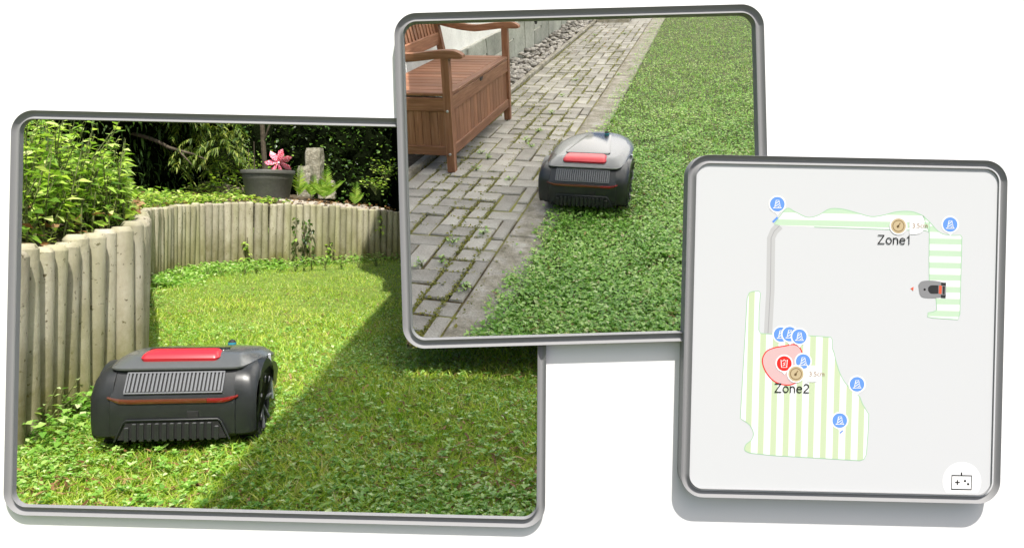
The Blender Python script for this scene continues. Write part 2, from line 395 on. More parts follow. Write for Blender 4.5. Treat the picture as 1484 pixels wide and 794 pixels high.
for i, (u, v, h) in enumerate(WALLP):
    o = link('post', pv[i % 4], None, wall)
    tx, ty = RNG.uniform(-.018, .018, 2)
    set_world(o, F1.mat(u, v, 0, RNG.uniform(0, 6)) @ Matrix.Rotation(tx, 4, 'X') @ Matrix.Rotation(ty, 4, 'Y') @ Matrix.Diagonal((1, 1, (h + RNG.uniform(-.010, .008)) / .499, 1)))
N0 = int(np.argmin(np.abs(WALLP[:, 1] - 5.6)))
# normals to the back of the wall
dW = np.gradient(WALLP[:, :2], axis=0); dW /= np.linalg.norm(dW, axis=1)[:, None]
NW = np.stack([-dW[:, 1], dW[:, 0]], 1)
k_ = np.ones(9) / 9; NW = np.stack([np.convolve(np.pad(NW[:, a], 4, mode='edge'), k_, 'valid') for a in (0, 1)], 1); NW /= np.linalg.norm(NW, axis=1)[:, None]
offs = [(.0, -.03), (.05, -.015), (.2, .005), (.5, .03), (1.0, .05), (2.0, .12), (4.5, .3)]
vs = []; fs = []
for (u, v, h), (nx, ny) in zip(WALLP, NW):
    for o, dh in offs: vs.append((u + nx * o, v + ny * o, h + dh + RNG.uniform(-.008, .008)))
m = len(offs)
for i in range(len(WALLP) - 1):
    for k in range(m - 1): fs.append((i * m + k, (i + 1) * m + k, (i + 1) * m + k + 1, i * m + k + 1))
tag(MB().add(vs, fs).build('garden_bed', M['soil'], None, F1.mat(), True), kind='structure')
def bank(i, off):
    """a point on the bed behind post i"""
    u, v, h = WALLP[i]; o = [a for a, _ in offs]; d = [b for _, b in offs]
    return u + NW[i][0] * off, v + NW[i][1] * off, h + np.interp(off, o, d)
WX, WV = WALLP[:, 0], WALLP[:, 1]
def on_lawn(u, v):
    """True where a ground point is on the lawn side of the wall"""
    d2 = (u[:, None] - WX[None]) ** 2 + (v[:, None] - WV[None]) ** 2; i = d2.argmin(1)
    s = (u - WX[i]) * NW[i, 0] + (v - WV[i]) * NW[i, 1]
    return s < -.03
def px_of(F, u, v, w):
    X = u * F.u[0] + v * F.v[0] + (w - F.h) * F.n[0]; Y = u * F.u[1] + v * F.v[1] + (w - F.h) * F.n[1]
    Z = u * F.u[2] + v * F.v[2] + (w - F.h) * F.n[2]
    return CX + FPX * X / Y, HY - FPX * Z / Y
#@@END

#@@MOWER
# ------------------------------------------------------------------ robot mowers
mb_body = rough_mat('charcoal_plastic', [(0.3, (.015, .0165, .017)), (0.7, (.023, .025, .026))], 30, 0.36, 0.15, 0.0006, fine=500, spec=0.5)
mb_lid = mat('glossy_grey_shell', 0.24, (.085, .09, .09), spec=0.5, coat=0.25)
mb_red = mat('red_plastic', 0.35, (.55, .022, .035), spec=0.5)
mb_black = mat('black_rubber', 0.75, (.012, .012, .012)); mb_glass = mat('dark_gloss_cover', 0.10, (.012, .013, .013), spec=0.45, coat=0.15)
mb_hub = mat('light_grey_rim', 0.45, (.09, .093, .097)); mb_vent = mat('vent_grey', 0.35, (.12, .125, .135)); mb_light = mat('red_lamp_glass', 0.12, (.20, .008, .008), spec=0.6, coat=0.8)
mb_amber = mat('amber_lamp_glass', 0.15, (.11, .028, .010), spec=0.6, coat=0.8); mb_cyan = mat('blue_sensor_glass', 0.1, (.03, .25, .32), coat=1.0)
mb_silver = mat('silver_trim', 0.25, (.55, .57, .6), spec=0.6)
def plan(y0, y1, a0, a1, r0, r1, z, n=7):
    """round-cornered plan outline: rear half width a0 at y0, front half width a1 at y1; z may be a function of y"""
    q = [Vector((-a0, y0)), Vector((a0, y0)), Vector((a1, y1)), Vector((-a1, y1))]; rr = [r0, r0, r1, r1]; out = []
    for i in range(4):
        p, a, b = q[i], (q[i - 1] - q[i]).normalized(), (q[(i + 1) % 4] - q[i]).normalized(); half = a.angle(b) / 2
        c = p + (a + b).normalized() * (rr[i] / math.sin(half)); t = rr[i] / math.tan(half)
        s, e = p + a * t - c, p + b * t - c; a0_ = math.atan2(s.y, s.x); d = (math.atan2(e.y, e.x) - a0_ + math.pi) % (2 * math.pi) - math.pi
        for k in range(n + 1):
            x = c + rr[i] * Vector((math.cos(a0_ + d * k / n), math.sin(a0_ + d * k / n))); out.append((x.x, x.y, z(x.y) if callable(z) else z))
    return out
def make_mower(label, drop=.085):
    root = empty('robot_mower', I4, label, 'robot mower', 'robot lawn mowers')
    def prism_yz(prof, xs, name, m_, par=root, sm=True):
        """a side profile swept across x; xs = (x, inset) pairs"""
        c = Vector((sum(p[0] for p in prof) / len(prof), sum(p[1] for p in prof) / len(prof))); rg = []
        for x, ins in xs:
            rg.append([(x, p[0] + (c.x - p[0]) * ins, p[1] + (c.y - p[1]) * ins) for p in prof])
        return MB().rings(rg).build(name, m_, par, None, sm)
    zt = lambda y, z: z - drop * max(0, (y - .10) / .48) ** 1.5
    # centre of the body: flat rear, slanted vent panel, low nose
    core = [(.020, .040), (.004, .052), (-.002, .090), (-.004, .128), (.000, .148), (.036, .203), (.10, .204), (.30, zt(.30, .20)), (.45, zt(.45, .195)), (.53, min(.14, zt(.53, .19))), (.56, .09), (.53, .05), (.45, .040)]
    prism_yz(core, [(-.158, .03), (-.154, 0), (.154, 0), (.158, .03)], 'body', mb_body)
    # wheel housings with an open arch towards the side
    for sx in (-1, 1):
        arch = [(.128 + .112 * math.cos(t), .098 + .112 * math.sin(t)) for t in np.linspace(math.radians(15), math.radians(212), 14)]
        fd = [(.028, .040), (.008, .050), (.002, .080), (.000, .120), (.003, .150), (.012, .178), (.028, .198), (.055, .209), (.10, .213), (.17, .212), (.225, .200), (.245, .17), (.245, .13)] + arch
        rg = []
        for x, ins in ((.150, 0), (.168, .002), (.184, .012), (.196, .035), (.203, .07), (.206, .10)):
            rg.append([(sx * x, p[0] + (.11 - p[0]) * ins if k < 13 else p[0], p[1] + (.12 - p[1]) * ins * (3.2 if p[1] > .15 else 1) if k < 13 else p[1]) for k, p in enumerate(fd)])
        MB().rings(rg).build('wheel_housing', mb_body, root, None, True)
        Mw = Matrix.Translation((sx * .172, .128, .099)) @ Matrix.Rotation(math.pi / 2 * sx, 4, 'Y')
        ty = MB(); n = 32
        ty.lathe([(.070, -.024), (.088, -.026), (.094, -.020), (.094, .020), (.088, .026), (.070, .024)], n, caps=(False, False))
        ty.f += [(k, (k + 1) % n, 5 * n + (k + 1) % n, 5 * n + k) for k in range(n)]
        for k in range(20):
            ty.box(-.0055, .0055, .091, .1005, -.025, .025, .002, Matrix.Rotation(2 * math.pi * k / 20, 4, 'Z') @ Matrix.Rotation(.12, 4, 'Y'))
        wh = ty.build('wheel', mb_black, root, Mw)
        hb = MB().lathe([(.020, -.01), (.022, .020), (.014, .027)], 16)
        for k in range(7):
            hb.box(-.0045, .0045, .016, .074, .014, .023, .002, Matrix.Rotation(2 * math.pi * k / 7, 4, 'Z') @ Matrix.Rotation(.2, 4, 'X'))
        hb.build('rim', mb_hub, wh)
        # side panel ahead of the wheel, with a light trim on its rear edge
        wx = lambda y: np.interp(y, [.18, .30, .42, .55], [.196, .196, .176, .12])
        sp_ = [(.215, .205), (.222, .17), (.238, .12), (.262, .072), (.36, .064), (.46, .078), (.535, .11), (.52, .165), (.40, .198)]
        MB().rings([[(sx * (wx(y) - d), y, min(z, zt(y, .2055))) for y, z in sp_] for d in (.05, .008, .002, .0)]).build('side_panel', mb_lid, root, None, True)
        MB().tube([(sx * .1965, .214, .205), (sx * .1975, .221, .17), (sx * .1975, .237, .12), (sx * .1965, .261, .072)], .0042, 6).build('side_trim', mb_silver, root, None, True)
        MB().lathe([(.02, -.012), (.034, -.012), (.036, -.006), (.036, .006), (.034, .012), (.02, .012)], 16).build('caster_wheel', mb_black, root, Matrix.Translation((sx * .085, .46, .036)) @ Matrix.Rotation(math.pi / 2, 4, 'Y'), True)
    # shell: a visor-like rear edge, sloping rear panel, long hood falling to the nose
    Y_ = [.024, .026, .034, .05, .10, .20, .30, .40, .48, .54, .575, .588]; W_ = [.135, .150, .163, .171, .182, .192, .194, .176, .148, .105, .055, .0]
    def ring(s_, dy0, z):
        pts = []; y0, y1 = .024 + dy0, .588 - dy0 * 1.4
        for y, w_ in zip(Y_, W_): pts.append((w_ * s_, y0 + (y - .024) / .564 * (y1 - y0)))
        out = pts + [(-x, y) for x, y in reversed(pts[:-1])]
        return [(x, y, zt(y, z)) for x, y in out]
    MB().rings([ring(.97, .004, .203), ring(.995, .0, .2065), ring(1.0, .0, .2105), ring(.985, .004, .2135), ring(.93, .022, .2225), ring(.84, .046, .2320), ring(.79, .056, .2345), ring(.60, .075, .2365), ring(.35, .14, .2375)]).build('lid', mb_lid, root, None, True)
    MB().rings([plan(.120, .46, .108, .058, .016, .035, lambda y: zt(y, .2360)), plan(.122, .458, .107, .057, .016, .035, lambda y: zt(y, .2405)), plan(.130, .45, .10, .05, .014, .03, lambda y: zt(y, .2415))]).build('top_cover', mb_glass, root, None, True)
    MB().rings([plan(.046, .116, .098, .092, .012, .016, .222), plan(.044, .118, .101, .096, .014, .018, .230), plan(.049, .116, .098, .093, .013, .017, .237), plan(.058, .110, .091, .087, .012, .015, .2425), plan(.072, .10, .075, .072, .008, .01, .2435)]).build('carry_handle', mb_red, root, None, True)
    # slanted vent under the rear edge of the shell
    tilt = Matrix.Translation((0, .0175, .1755)) @ Matrix.Rotation(math.radians(-33), 4, 'X')
    vent = MB().box(-.121, .121, -.0015, .006, -.028, .026, .0015, tilt).build('vent_panel', mb_black, root)
    ribs = MB()
    for k in range(24):
        x = -.1125 + k * .225 / 23; ribs.box(x - .0027, x + .0027, -.0075, .0005, -.025, .023, .001, tilt)
    ribs.build('vent_ribs', mb_vent, vent)
    vf = MB().box(-.122, .122, -.006, .001, .0228, .0268, .0005, tilt).box(-.122, .122, -.006, .001, -.0288, -.0252, .0005, tilt).box(-.1225, -.1185, -.006, .001, -.0252, .0228, .0005, tilt).box(.1185, .1225, -.006, .001, -.0252, .0228, .0005, tilt)
    vf.build('vent_frame', mb_vent, vent)
    def strip(x0, x1, m_, nm):
        mb = MB(); st = []
        for t in np.linspace(0, 1, 9):
            x = x0 + (x1 - x0) * t; e0 = .0050 if abs(x) < .14 else .0050 * (1 - .5 * (abs(x) - .14) / .022); zz = .136 + .012 * max(0, (abs(x) - .12) / .05) ** 1.5
            yb = -.0075 + .006 * max(0, (abs(x) - .148) / .014)
            st.append([(x, yb + .001, zz - e0), (x, yb, zz), (x, yb + .001, zz + e0), (x, yb + .012, zz + e0), (x, yb + .012, zz - e0)])
        return mb.rings(st).build(nm, m_, root)
    o = strip(-.162, .085, mb_amber, 'tail_light'); o = strip(.0855, .162, mb_light, 'tail_light')
    MB().box(.036, .064, -.0052, .002, .094, .110, .0006).build('badge_plate', mb_black, root)
    gr = MB().add([(-.134, -.004, .044), (.134, -.004, .044), (.112, -.0052, .088), (-.112, -.0052, .088), (-.134, .02, .044), (.134, .02, .044), (.112, .02, .088), (-.112, .02, .088)],
                  [(0, 1, 2, 3), (7, 6, 5, 4), (0, 4, 5, 1), (3, 2, 6, 7), (0, 3, 7, 4), (1, 5, 6, 2)]).build('lower_grille', mb_black, root)
    g2 = MB()
    for k in range(13):
        x = -.111 + k * .222 / 12; g2.box(x - .0052, x + .0052, -.0095, -.003, .040, .084 if abs(x) < .1 else .075, .002)
    g2.build('grille_ribs', mb_body, gr)
    MB().tube([(-.142, -.003, .040), (-.120, -.0065, .086), (-.113, -.007, .0915), (.113, -.007, .0915), (.120, -.0065, .086), (.142, -.003, .040)], .0024, 6).build('grille_edge', mb_body, root, None, True)
    kn = MB().lathe([(.010, -.02), (.013, 0), (.012, .010), (.007, .016), (.001, .018)], 14).build('sensor_knob', mb_black, root, Matrix.Translation((.035, .44, zt(.44, .239))), True)
    MB().lathe([(.0125, .002), (.0135, .005), (.0125, .009)], 14).build('sensor_band', mb_cyan, kn, None, True)
    return root
mower = make_mower('charcoal robot mower with red handle on the sunlit lawn beside the post wall')
u, v = F1.at(250, 661); mower.matrix_basis = F1.mat(u, v, 0, math.radians(7)) @ Matrix.Diagonal((.895, .90, .95, 1))
mower2 = make_mower('charcoal robot mower with red handle driving half on the paving edge', .035)
u, v = F2.at(843, 314); mower2.matrix_basis = F2.mat(u, v, .012, math.radians(0), 1.04) @ Matrix.Diagonal((1, 1.3, 1.03, 1))
#@@END

#@@G1LAWN
ORD = 'first second third fourth fifth sixth seventh eighth ninth tenth eleventh twelfth thirteenth fourteenth fifteenth sixteenth seventeenth eighteenth nineteenth twentieth'.split()
def place_words(xs, i):
    r = sorted(range(len(xs)), key=lambda k: xs[k]).index(i); n = len(xs)
    return 'leftmost' if r == 0 else 'rightmost' if r == n - 1 else ORD[r] + ' from the left' if r < n / 2 else ORD[n - 1 - r] + ' from the right'
# ------------------------------------------------------------------ garden one: lawn
def lawn(F, n, box, ok, sz_blade, sz_leaf, frac):
    out = []
    px = np.concatenate([U(box[0], box[1], n), U(box[0], box[1], n)]); 
    py = np.concatenate([U(box[2], box[3], n), box[2] + (box[3] - box[2]) * U(0, 1, n) ** 1.8])
    d = np.stack([(px - CX) / FPX, np.ones(2 * n), (HY - py) / FPX], 1); t = -F.h / (d @ F.n); p = d * t[:, None]
    u, v = p @ F.u, p @ F.v; k = ok(u, v); return u[k], v[k]
def lawn_ok1(u, v):
    k = on_lawn(u, v)
    return k
u, v = lawn(F1, 92000, (-30, 830, 371, 775), lawn_ok1, 1, 1, 1); N = len(u)
P = np.stack([u, v, np.full(N, -.002)], 1)
sz = U(.015, .042, N) * (1 + .25 * np.sin(u * 7 + v * 3) * np.sin(v * 5))
bl = scatter(BLADE, P, sz, U(0, 6.28, N), U(-.75, .3, N), U(-.5, .5, N))
o = tri_mesh('lawn_grass', *bl, M['blade1'], None, F1.mat()); tag(o, kind='stuff')
u, v = lawn(F1, 52000, (-30, 830, 371, 775), lawn_ok1, 1, 1, 1)
cl = np.sin(u * 5.1 + 1.3 * np.sin(v * 3)) * np.sin(v * 4.3 + u * 2); k = cl > U(-.5, 1.1, len(u)) ; u, v = u[k], v[k]; N = len(u)
P = np.stack([u, v, U(.004, .022, N)], 1)
lf = scatter(LEAF, P, U(.006, .0155, N) * (1 + .5 * (RNG.random(N) < .08)), U(0, 6.28, N), U(-.15, .55, N), U(-.4, .4, N))
o = tri_mesh('lawn_clover', *lf, M['clover1'], None, F1.mat()); tag(o, kind='stuff')
u, v = lawn(F1, 2600, (-30, 830, 420, 775), lawn_ok1, 1, 1, 1); n = len(u)
tag(tri_mesh('lawn_litter', *scatter(STRIP, np.stack([u, v, U(.004, .02, n)], 1), U(.012, .04, n), U(0, 6.28, n), U(-.2, .3, n)), M['dry'], None, F1.mat()), kind='stuff')
u, v = lawn(F1, 900, (-30, 830, 480, 775), lawn_ok1, 1, 1, 1); rp = []
for a, b in zip(u, v):
    for q in range(6): rp.append((a, b, .012 + RNG.uniform(0, .012), q * 1.05 + RNG.uniform(-.3, .3)))
rp = np.array(rp); n = len(rp)
tag(tri_mesh('lawn_rosettes', *scatter(LEAF, rp[:, :3], U(.008, .017, n), rp[:, 3], U(0, .6, n), U(-.3, .3, n)), M['clover1'], None, F1.mat()), kind='stuff')
n = 3600; wi = np.concatenate([RNG.integers(N0 - 14, N0 + 16, n - 1400), RNG.integers(N0, len(WALLP), 900), RNG.integers(5, 18, 500)]); of = -(.035 + np.abs(RNG.normal(0, .11, n)) * np.where(np.arange(n) < n - 1400, 1.3, .5))
P = np.stack([WALLP[wi, 0] + NW[wi, 0] * of, WALLP[wi, 1] + NW[wi, 1] * of, U(.005, .09, n) * np.exp(of * 3)], 1)
Vv, Tt = scatter(LEAF, P, U(.018, .042, n) * np.where(wi < 30, .7, 1), U(0, 6.28, n), U(-.3, .6, n), U(-.5, .5, n)); Vv, Tt = Vv, Tt
tag(tri_mesh('wall_foot_weeds', Vv, Tt, M['clover1'], None, F1.mat()), kind='stuff')
# taller weeds along the foot of the wall, one plant per spot
def weed(F, u, v, w, n, size, hgt, mat_, label, group, spread=.5, name='weed', leafsize=(.5, 1)):
    root = empty(name, F.mat(u, v, w), label, 'weed', group)
    V = []; st = MB()
    for k in range(n):
        a = RNG.uniform(0, 6.28); r = RNG.uniform(.1, 1) * spread * hgt; h = hgt * RNG.uniform(.4, 1)
        tip = np.array([r * math.cos(a), r * math.sin(a), h])
        st.tube([(0, 0, -.01), tuple(tip * np.array([.35, .35, .6])), tuple(tip)], [.0016, .0013, .0008], 4)
        for q in range(3):
            V.append(scatter(LEAF, [tip * (1 - .18 * q)], [size * RNG.uniform(*leafsize)], np.array([a - 1.57 + RNG.uniform(-1.3, 1.3)]), np.array([RNG.uniform(-.2, .5)]), np.array([RNG.uniform(-.4, .4)])))
    st.build('stem', M['stem'], root); tri_mesh('leaves', *merge(V), mat_, root)
    return root
spots = [(40, 640), (60, 628), (85, 612), (108, 600), (125, 592), (203, 445), (212, 425), (228, 412), (245, 408), (262, 402), (205, 470), (218, 440), (300, 396), (320, 394), (355, 392), (372, 391), (405, 389), (428, 388), (440, 387), (452, 386), (470, 386), (495, 384), (520, 382), (545, 380)]
for i, (x, y) in enumerate(spots):
    u, v = F1.at(x, y + 6)
    weed(F1, u, v, 0, 12, .035 if i > 4 else .028, RNG.uniform(.06, .15), M['clover1'], 'small leafy weed at the foot of the post wall, %s of them' % place_words([q[0] for q in spots], i), 'weeds along the foot of the post wall', .6)
#@@END

#@@G1PLANTS
# ------------------------------------------------------------------ garden one: plants on the bank
R_EDGE = 575.0                                       # nothing of this garden reaches behind the second frame
def keep_left(F, V, T, lim=R_EDGE):
    """drop whole triangles that would stand in the neighbouring garden"""
    x, _ = px_of(F, V[:, 0], V[:, 1], V[:, 2]); k = (x[T] < lim).all(1); T = T[k]
    used = np.unique(T); mp_ = np.full(len(V), -1); mp_[used] = np.arange(len(used)); return V[used], mp_[T]
# the bright shrub spilling over the near part of the wall
i0 = 0; i1 = 62
sh_root = empty('shrub', F1.mat(*bank(12, .3)), 'bright green leafy shrub spilling over the near end of the post wall', 'shrub')
inv = sh_root.matrix_basis.inverted() @ F1.mat()
V = []; D_ = []; st = MB(); prof_i = [0, 9, 15, 22, 33, 50, 62, 78]; prof_h = [.42, .42, .37, .31, .25, .20, .13, .06]
for k in range(2700):
    i = int(RNG.triangular(2, 11, 80)) if RNG.random() < .6 else int(RNG.uniform(13, 80)); hmax = np.interp(i, prof_i, prof_h); off = RNG.uniform(.03, .75)
    b = np.array(bank(i, off)); b[2] -= .01
    ang = RNG.uniform(0, 6.28); L = hmax * RNG.uniform(.45, 1.1) * (0.75 + .35 * min(off / .4, 1)); lean = RNG.uniform(.1, .75)
    dirv = np.array([math.cos(ang) * lean, math.sin(ang) * lean, 1.0]); dirv /= np.linalg.norm(dirv)
    o_ = (b[:2] + dirv[:2] * L - WALLP[i][:2]) @ NW[i]
    if o_ < .05: dirv[:2] += NW[i] * (.05 - o_) / L
    if b[1] + dirv[1] * L < 1.62: continue
    tip = b + dirv * L; mid = b + dirv * L * .55 + np.array([0, 0, .03 * L])
    tip[2] -= .10 * L * lean
    st.tube([tuple(b), tuple(mid), tuple(tip)], [.0028, .002, .001], 4)
    nl = 4 + int(L * 26)
    for q in range(nl):
        t = .12 + .88 * q / nl; p = b * (1 - t) ** 2 + 2 * mid * t * (1 - t) + tip * t * t
        V.append((p, RNG.uniform(.026, .058) * (1 - .3 * (q == nl - 1)), ang - 1.57 + RNG.uniform(-2.2, 2.2), RNG.uniform(-.5, .6), RNG.uniform(-.5, .5)))
A = np.array([list(a[0]) + list(a[1:]) for a in V]); Vv, Tt = scatter(LANCE, A[:, :3], A[:, 3] * .88, A[:, 4], A[:, 5], A[:, 6])
st.build('stems', M['stem'], sh_root, inv); tri_mesh('leaves', Vv, Tt, M['shrub'], sh_root, inv)
# dry leaves lying on the bed
n = 2600; idx = np.concatenate([RNG.integers(0, len(WALLP), 1500), RNG.integers(4, 50, n - 1500)]); off = RNG.uniform(.02, 1.2, n) ** 1.3
P = np.array([bank(i, o) for i, o in zip(idx, off)]); P[:, 2] += U(0, .03, n) + (np.arange(n) > 1500) * U(0, .08, n)
Vv, Tt = scatter(LEAF, P, U(.02, .045, n), U(0, 6.28, n), U(-.3, .5, n), U(-.8, .8, n)); Vv, Tt = keep_left(F1, Vv, Tt)
tag(tri_mesh('leaf_litter', Vv, Tt, M['dry'], None, F1.mat()), kind='stuff')
# low leafy ground cover along the bed edge further back
n = 1900; idx = RNG.integers(49, 88, n); off = RNG.uniform(.04, 1.1, n); P = np.array([bank(i, o) for i, o in zip(idx, off)]); P[:, 2] += U(0, .12, n) * (1.0 - .75 * (idx > 73))
Vv, Tt = scatter(LEAF, P, U(.03, .065, n), U(0, 6.28, n), U(-.3, .6, n), U(-.5, .5, n)); Vv, Tt = keep_left(F1, Vv, Tt)
tag(tri_mesh('bed_ground_cover', Vv, Tt, M['shrub'], None, F1.mat()), kind='stuff')

# dark evergreen behind, with a bare branch in front of its shade
def blob_core(name, boxes, mat_, parent, Mx=None):
    """lumpy inner mass from overlapping ellipsoids"""
    bm = bmesh.new()
    for (cx_, cy_, cz_, rx, ry, rz) in boxes:
        r = bmesh.ops.create_icosphere(bm, subdivisions=3, radius=1.0)
        for q in r['verts']:
            d = 1 + .18 * math.sin(q.co.x * 5 + cx_ * 7) * math.cos(q.co.z * 6 + cy_) + random.uniform(-.08, .08)
            q.co = Vector((cx_ + q.co.x * rx * d, cy_ + q.co.y * ry * d, cz_ + q.co.z * rz * d))
    me = bpy.data.meshes.new(name); bm.to_mesh(me); bm.free(); return link(name, me, mat_, parent, Mx)
def shell_points(boxes, n, lo=.75, hi=1.15):
    out = []; bx_ = np.array(boxes); a = bx_[:, 3] * bx_[:, 5]; pick = RNG.choice(len(boxes), n, p=a / a.sum())
    d = RNG.normal(size=(n, 3)); d /= np.linalg.norm(d, axis=1)[:, None]; d[:, 1] = -np.abs(d[:, 1])
    return bx_[pick, :3] + d * bx_[pick, 3:] * U(lo, hi, n)[:, None], d
def L1(px, py, D): return F1.atD(px, py, D)
yew = empty('evergreen_tree', F1.mat(*L1(60, 290, 7.6)), 'dark evergreen tree with drooping sprays and a bare branch over the bank', 'tree')
yi = yew.matrix_basis.inverted() @ F1.mat()
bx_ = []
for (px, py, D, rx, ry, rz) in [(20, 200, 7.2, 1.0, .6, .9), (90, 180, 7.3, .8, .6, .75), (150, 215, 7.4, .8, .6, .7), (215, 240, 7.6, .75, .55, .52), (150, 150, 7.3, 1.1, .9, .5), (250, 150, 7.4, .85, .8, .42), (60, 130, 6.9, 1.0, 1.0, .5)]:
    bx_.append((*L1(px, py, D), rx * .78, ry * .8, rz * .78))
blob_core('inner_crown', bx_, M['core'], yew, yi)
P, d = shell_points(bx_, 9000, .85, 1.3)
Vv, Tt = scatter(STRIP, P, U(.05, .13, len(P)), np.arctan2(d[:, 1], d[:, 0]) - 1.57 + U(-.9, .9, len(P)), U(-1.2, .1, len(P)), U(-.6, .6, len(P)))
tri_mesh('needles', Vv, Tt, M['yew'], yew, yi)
# lighter sprays hanging at its right side
sp = []; c0 = []
for k in range(95):
    px = RNG.uniform(225, 345); py = RNG.uniform(178, 250) - 12; D = RNG.uniform(6.9, 7.4)
    if py > 250 - (px - 225) * .1 or (px < 262 and RNG.random() < .6): continue
    p0 = np.array(L1(px, py, D)); L = RNG.uniform(.12, .28); a = RNG.uniform(0, 6.28)
    for q in range(26):
        t = q / 26; p = p0 + np.array([math.cos(a) * L * t, math.sin(a) * L * t * .6, -L * t * t * .9]); sp.append(p); c0.append(a + (1 if q % 2 else -1) * .9 - 1.57)
sp = np.array(sp); Vv, Tt = scatter(STRIP, sp, U(.04, .085, len(sp)), np.array(c0) + U(-.3, .3, len(sp)), U(-1.0, -.1, len(sp)), U(-.5, .5, len(sp)))
tri_mesh('light_sprays', Vv, Tt, M['yewlight'], yew, yi)
br = [L1(*q) for q in [(180, 190, 7.0), (215, 200, 6.95), (228, 205, 6.9), (245, 214, 6.85), (262, 219, 6.85), (282, 224, 6.85), (300, 232, 6.85)]]
b2 = [L1(*q) for q in [(258, 218, 6.85), (270, 230, 6.83), (282, 243, 6.8)]]
MB().tube(br, [.020, .018, .017, .015, .013, .009, .004], 8).tube(b2, [.010, .007, .003], 6).build('branch', M['bark'], yew, yi, True)
MB().tube([L1(60, 305, 7.7), L1(62, 240, 7.65), L1(66, 150, 7.6)], [.12, .10, .07], 10).build('trunk', M['bark'], yew, yi, True)

# tall hedge along the back
hedge = empty('hedge', F1.mat(*L1(450, 285, 9.6)), 'tall dark glossy leaved hedge closing the back of the garden', 'hedge')
hi_ = hedge.matrix_basis.inverted() @ F1.mat()
hb = []
for px in range(250, 560, 28):
    for py, rz in ((275, .5), (220, .6), (150, .7), (80, .7)):
        D = 9.6 + RNG.uniform(-.25, .25) + (.7 if py < 100 else .3 if py < 160 else 0); hb.append((*L1(px, py + RNG.uniform(-12, 12), D), .34, .34, rz * .75))
hb = [b for b in hb if px_of(F1, b[0] + b[3] * 1.25, b[1], b[2])[0] < 580]
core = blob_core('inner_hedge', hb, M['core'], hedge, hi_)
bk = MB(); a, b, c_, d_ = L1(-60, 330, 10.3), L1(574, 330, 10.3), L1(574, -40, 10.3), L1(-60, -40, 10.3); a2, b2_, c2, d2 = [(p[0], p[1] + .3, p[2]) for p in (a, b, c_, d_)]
bk.add([a, b, c_, d_, a2, b2_, c2, d2], [(0, 1, 2, 3), (7, 6, 5, 4), (0, 4, 5, 1), (2, 6, 7, 3), (0, 3, 7, 4), (1, 5, 6, 2)]).build('dark_backing', M['core'], hedge, hi_)  # near-black panel put in for the shade behind the leaves
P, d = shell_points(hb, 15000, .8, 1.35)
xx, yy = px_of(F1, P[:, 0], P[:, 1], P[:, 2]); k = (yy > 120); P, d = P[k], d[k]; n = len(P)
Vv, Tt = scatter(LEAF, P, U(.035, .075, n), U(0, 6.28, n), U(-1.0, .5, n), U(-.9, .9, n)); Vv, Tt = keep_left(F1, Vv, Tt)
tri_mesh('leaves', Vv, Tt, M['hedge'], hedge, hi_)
# crown leaves added above the view to shade the hedge; the trunk is seen
ot = empty('overhanging_tree', F1.mat(*L1(383, 292, 8.0)), 'slender tree with forked bare trunk behind the dark plant pot', 'tree')
oi_ = ot.matrix_basis.inverted() @ F1.mat()
tk = MB(); tk.tube([L1(386, 292, 8.0), L1(384, 240, 8.0), L1(381, 205, 8.0), L1(380, 170, 8.0), L1(378, 80, 8.0)], [.034, .030, .026, .024, .018], 8)
tk.tube([L1(382, 205, 8.0), L1(388, 190, 7.97), L1(394, 172, 7.95), L1(402, 100, 7.95)], [.014, .012, .010, .008], 6)
tk.tube([L1(380, 190, 8.0), L1(376, 175, 8.02), L1(368, 120, 8.02)], [.012, .010, .008], 6)
tk.build('trunk', M['bark'], ot, oi_, True)
n = 700; P = np.stack([U(-3.4, -.2, n), U(8.0, 9.1, n), U(2.3, 2.9, n)], 1)
hole = np.sin(P[:, 0] * 4.1 + P[:, 2]) * np.sin(P[:, 1] * 5.3) > -.35; P = P[~hole]; n = len(P)
Vv, Tt = scatter(LEAF, P, U(.07, .13, n), U(0, 6.28, n), U(-.7, .5, n), U(-.6, .6, n)); Vv, Tt = keep_left(F1, Vv, Tt, 568)
tri_mesh('unseen_crown', Vv, Tt, M['hedge'], ot, oi_)
# thin bare stem to the left of the trunk
for (x0, x1, y0) in ((370, 368, 205), (362, 360, 215)):
    s_ = MB().tube([L1(x0, 292, 7.9), L1((x0 + x1) / 2, 250, 7.9), L1(x1, y0, 7.9)], [.008, .007, .004], 6)
    o = s_.build('garden_stake', M['bark'], None, None, True); o.matrix_basis = F1.mat(); tag(o, 'thin bare stake left of the forked trunk, %s' % ('nearer the trunk' if x0 == 370 else 'farther from the trunk'), 'stake', 'thin stakes behind the pot')

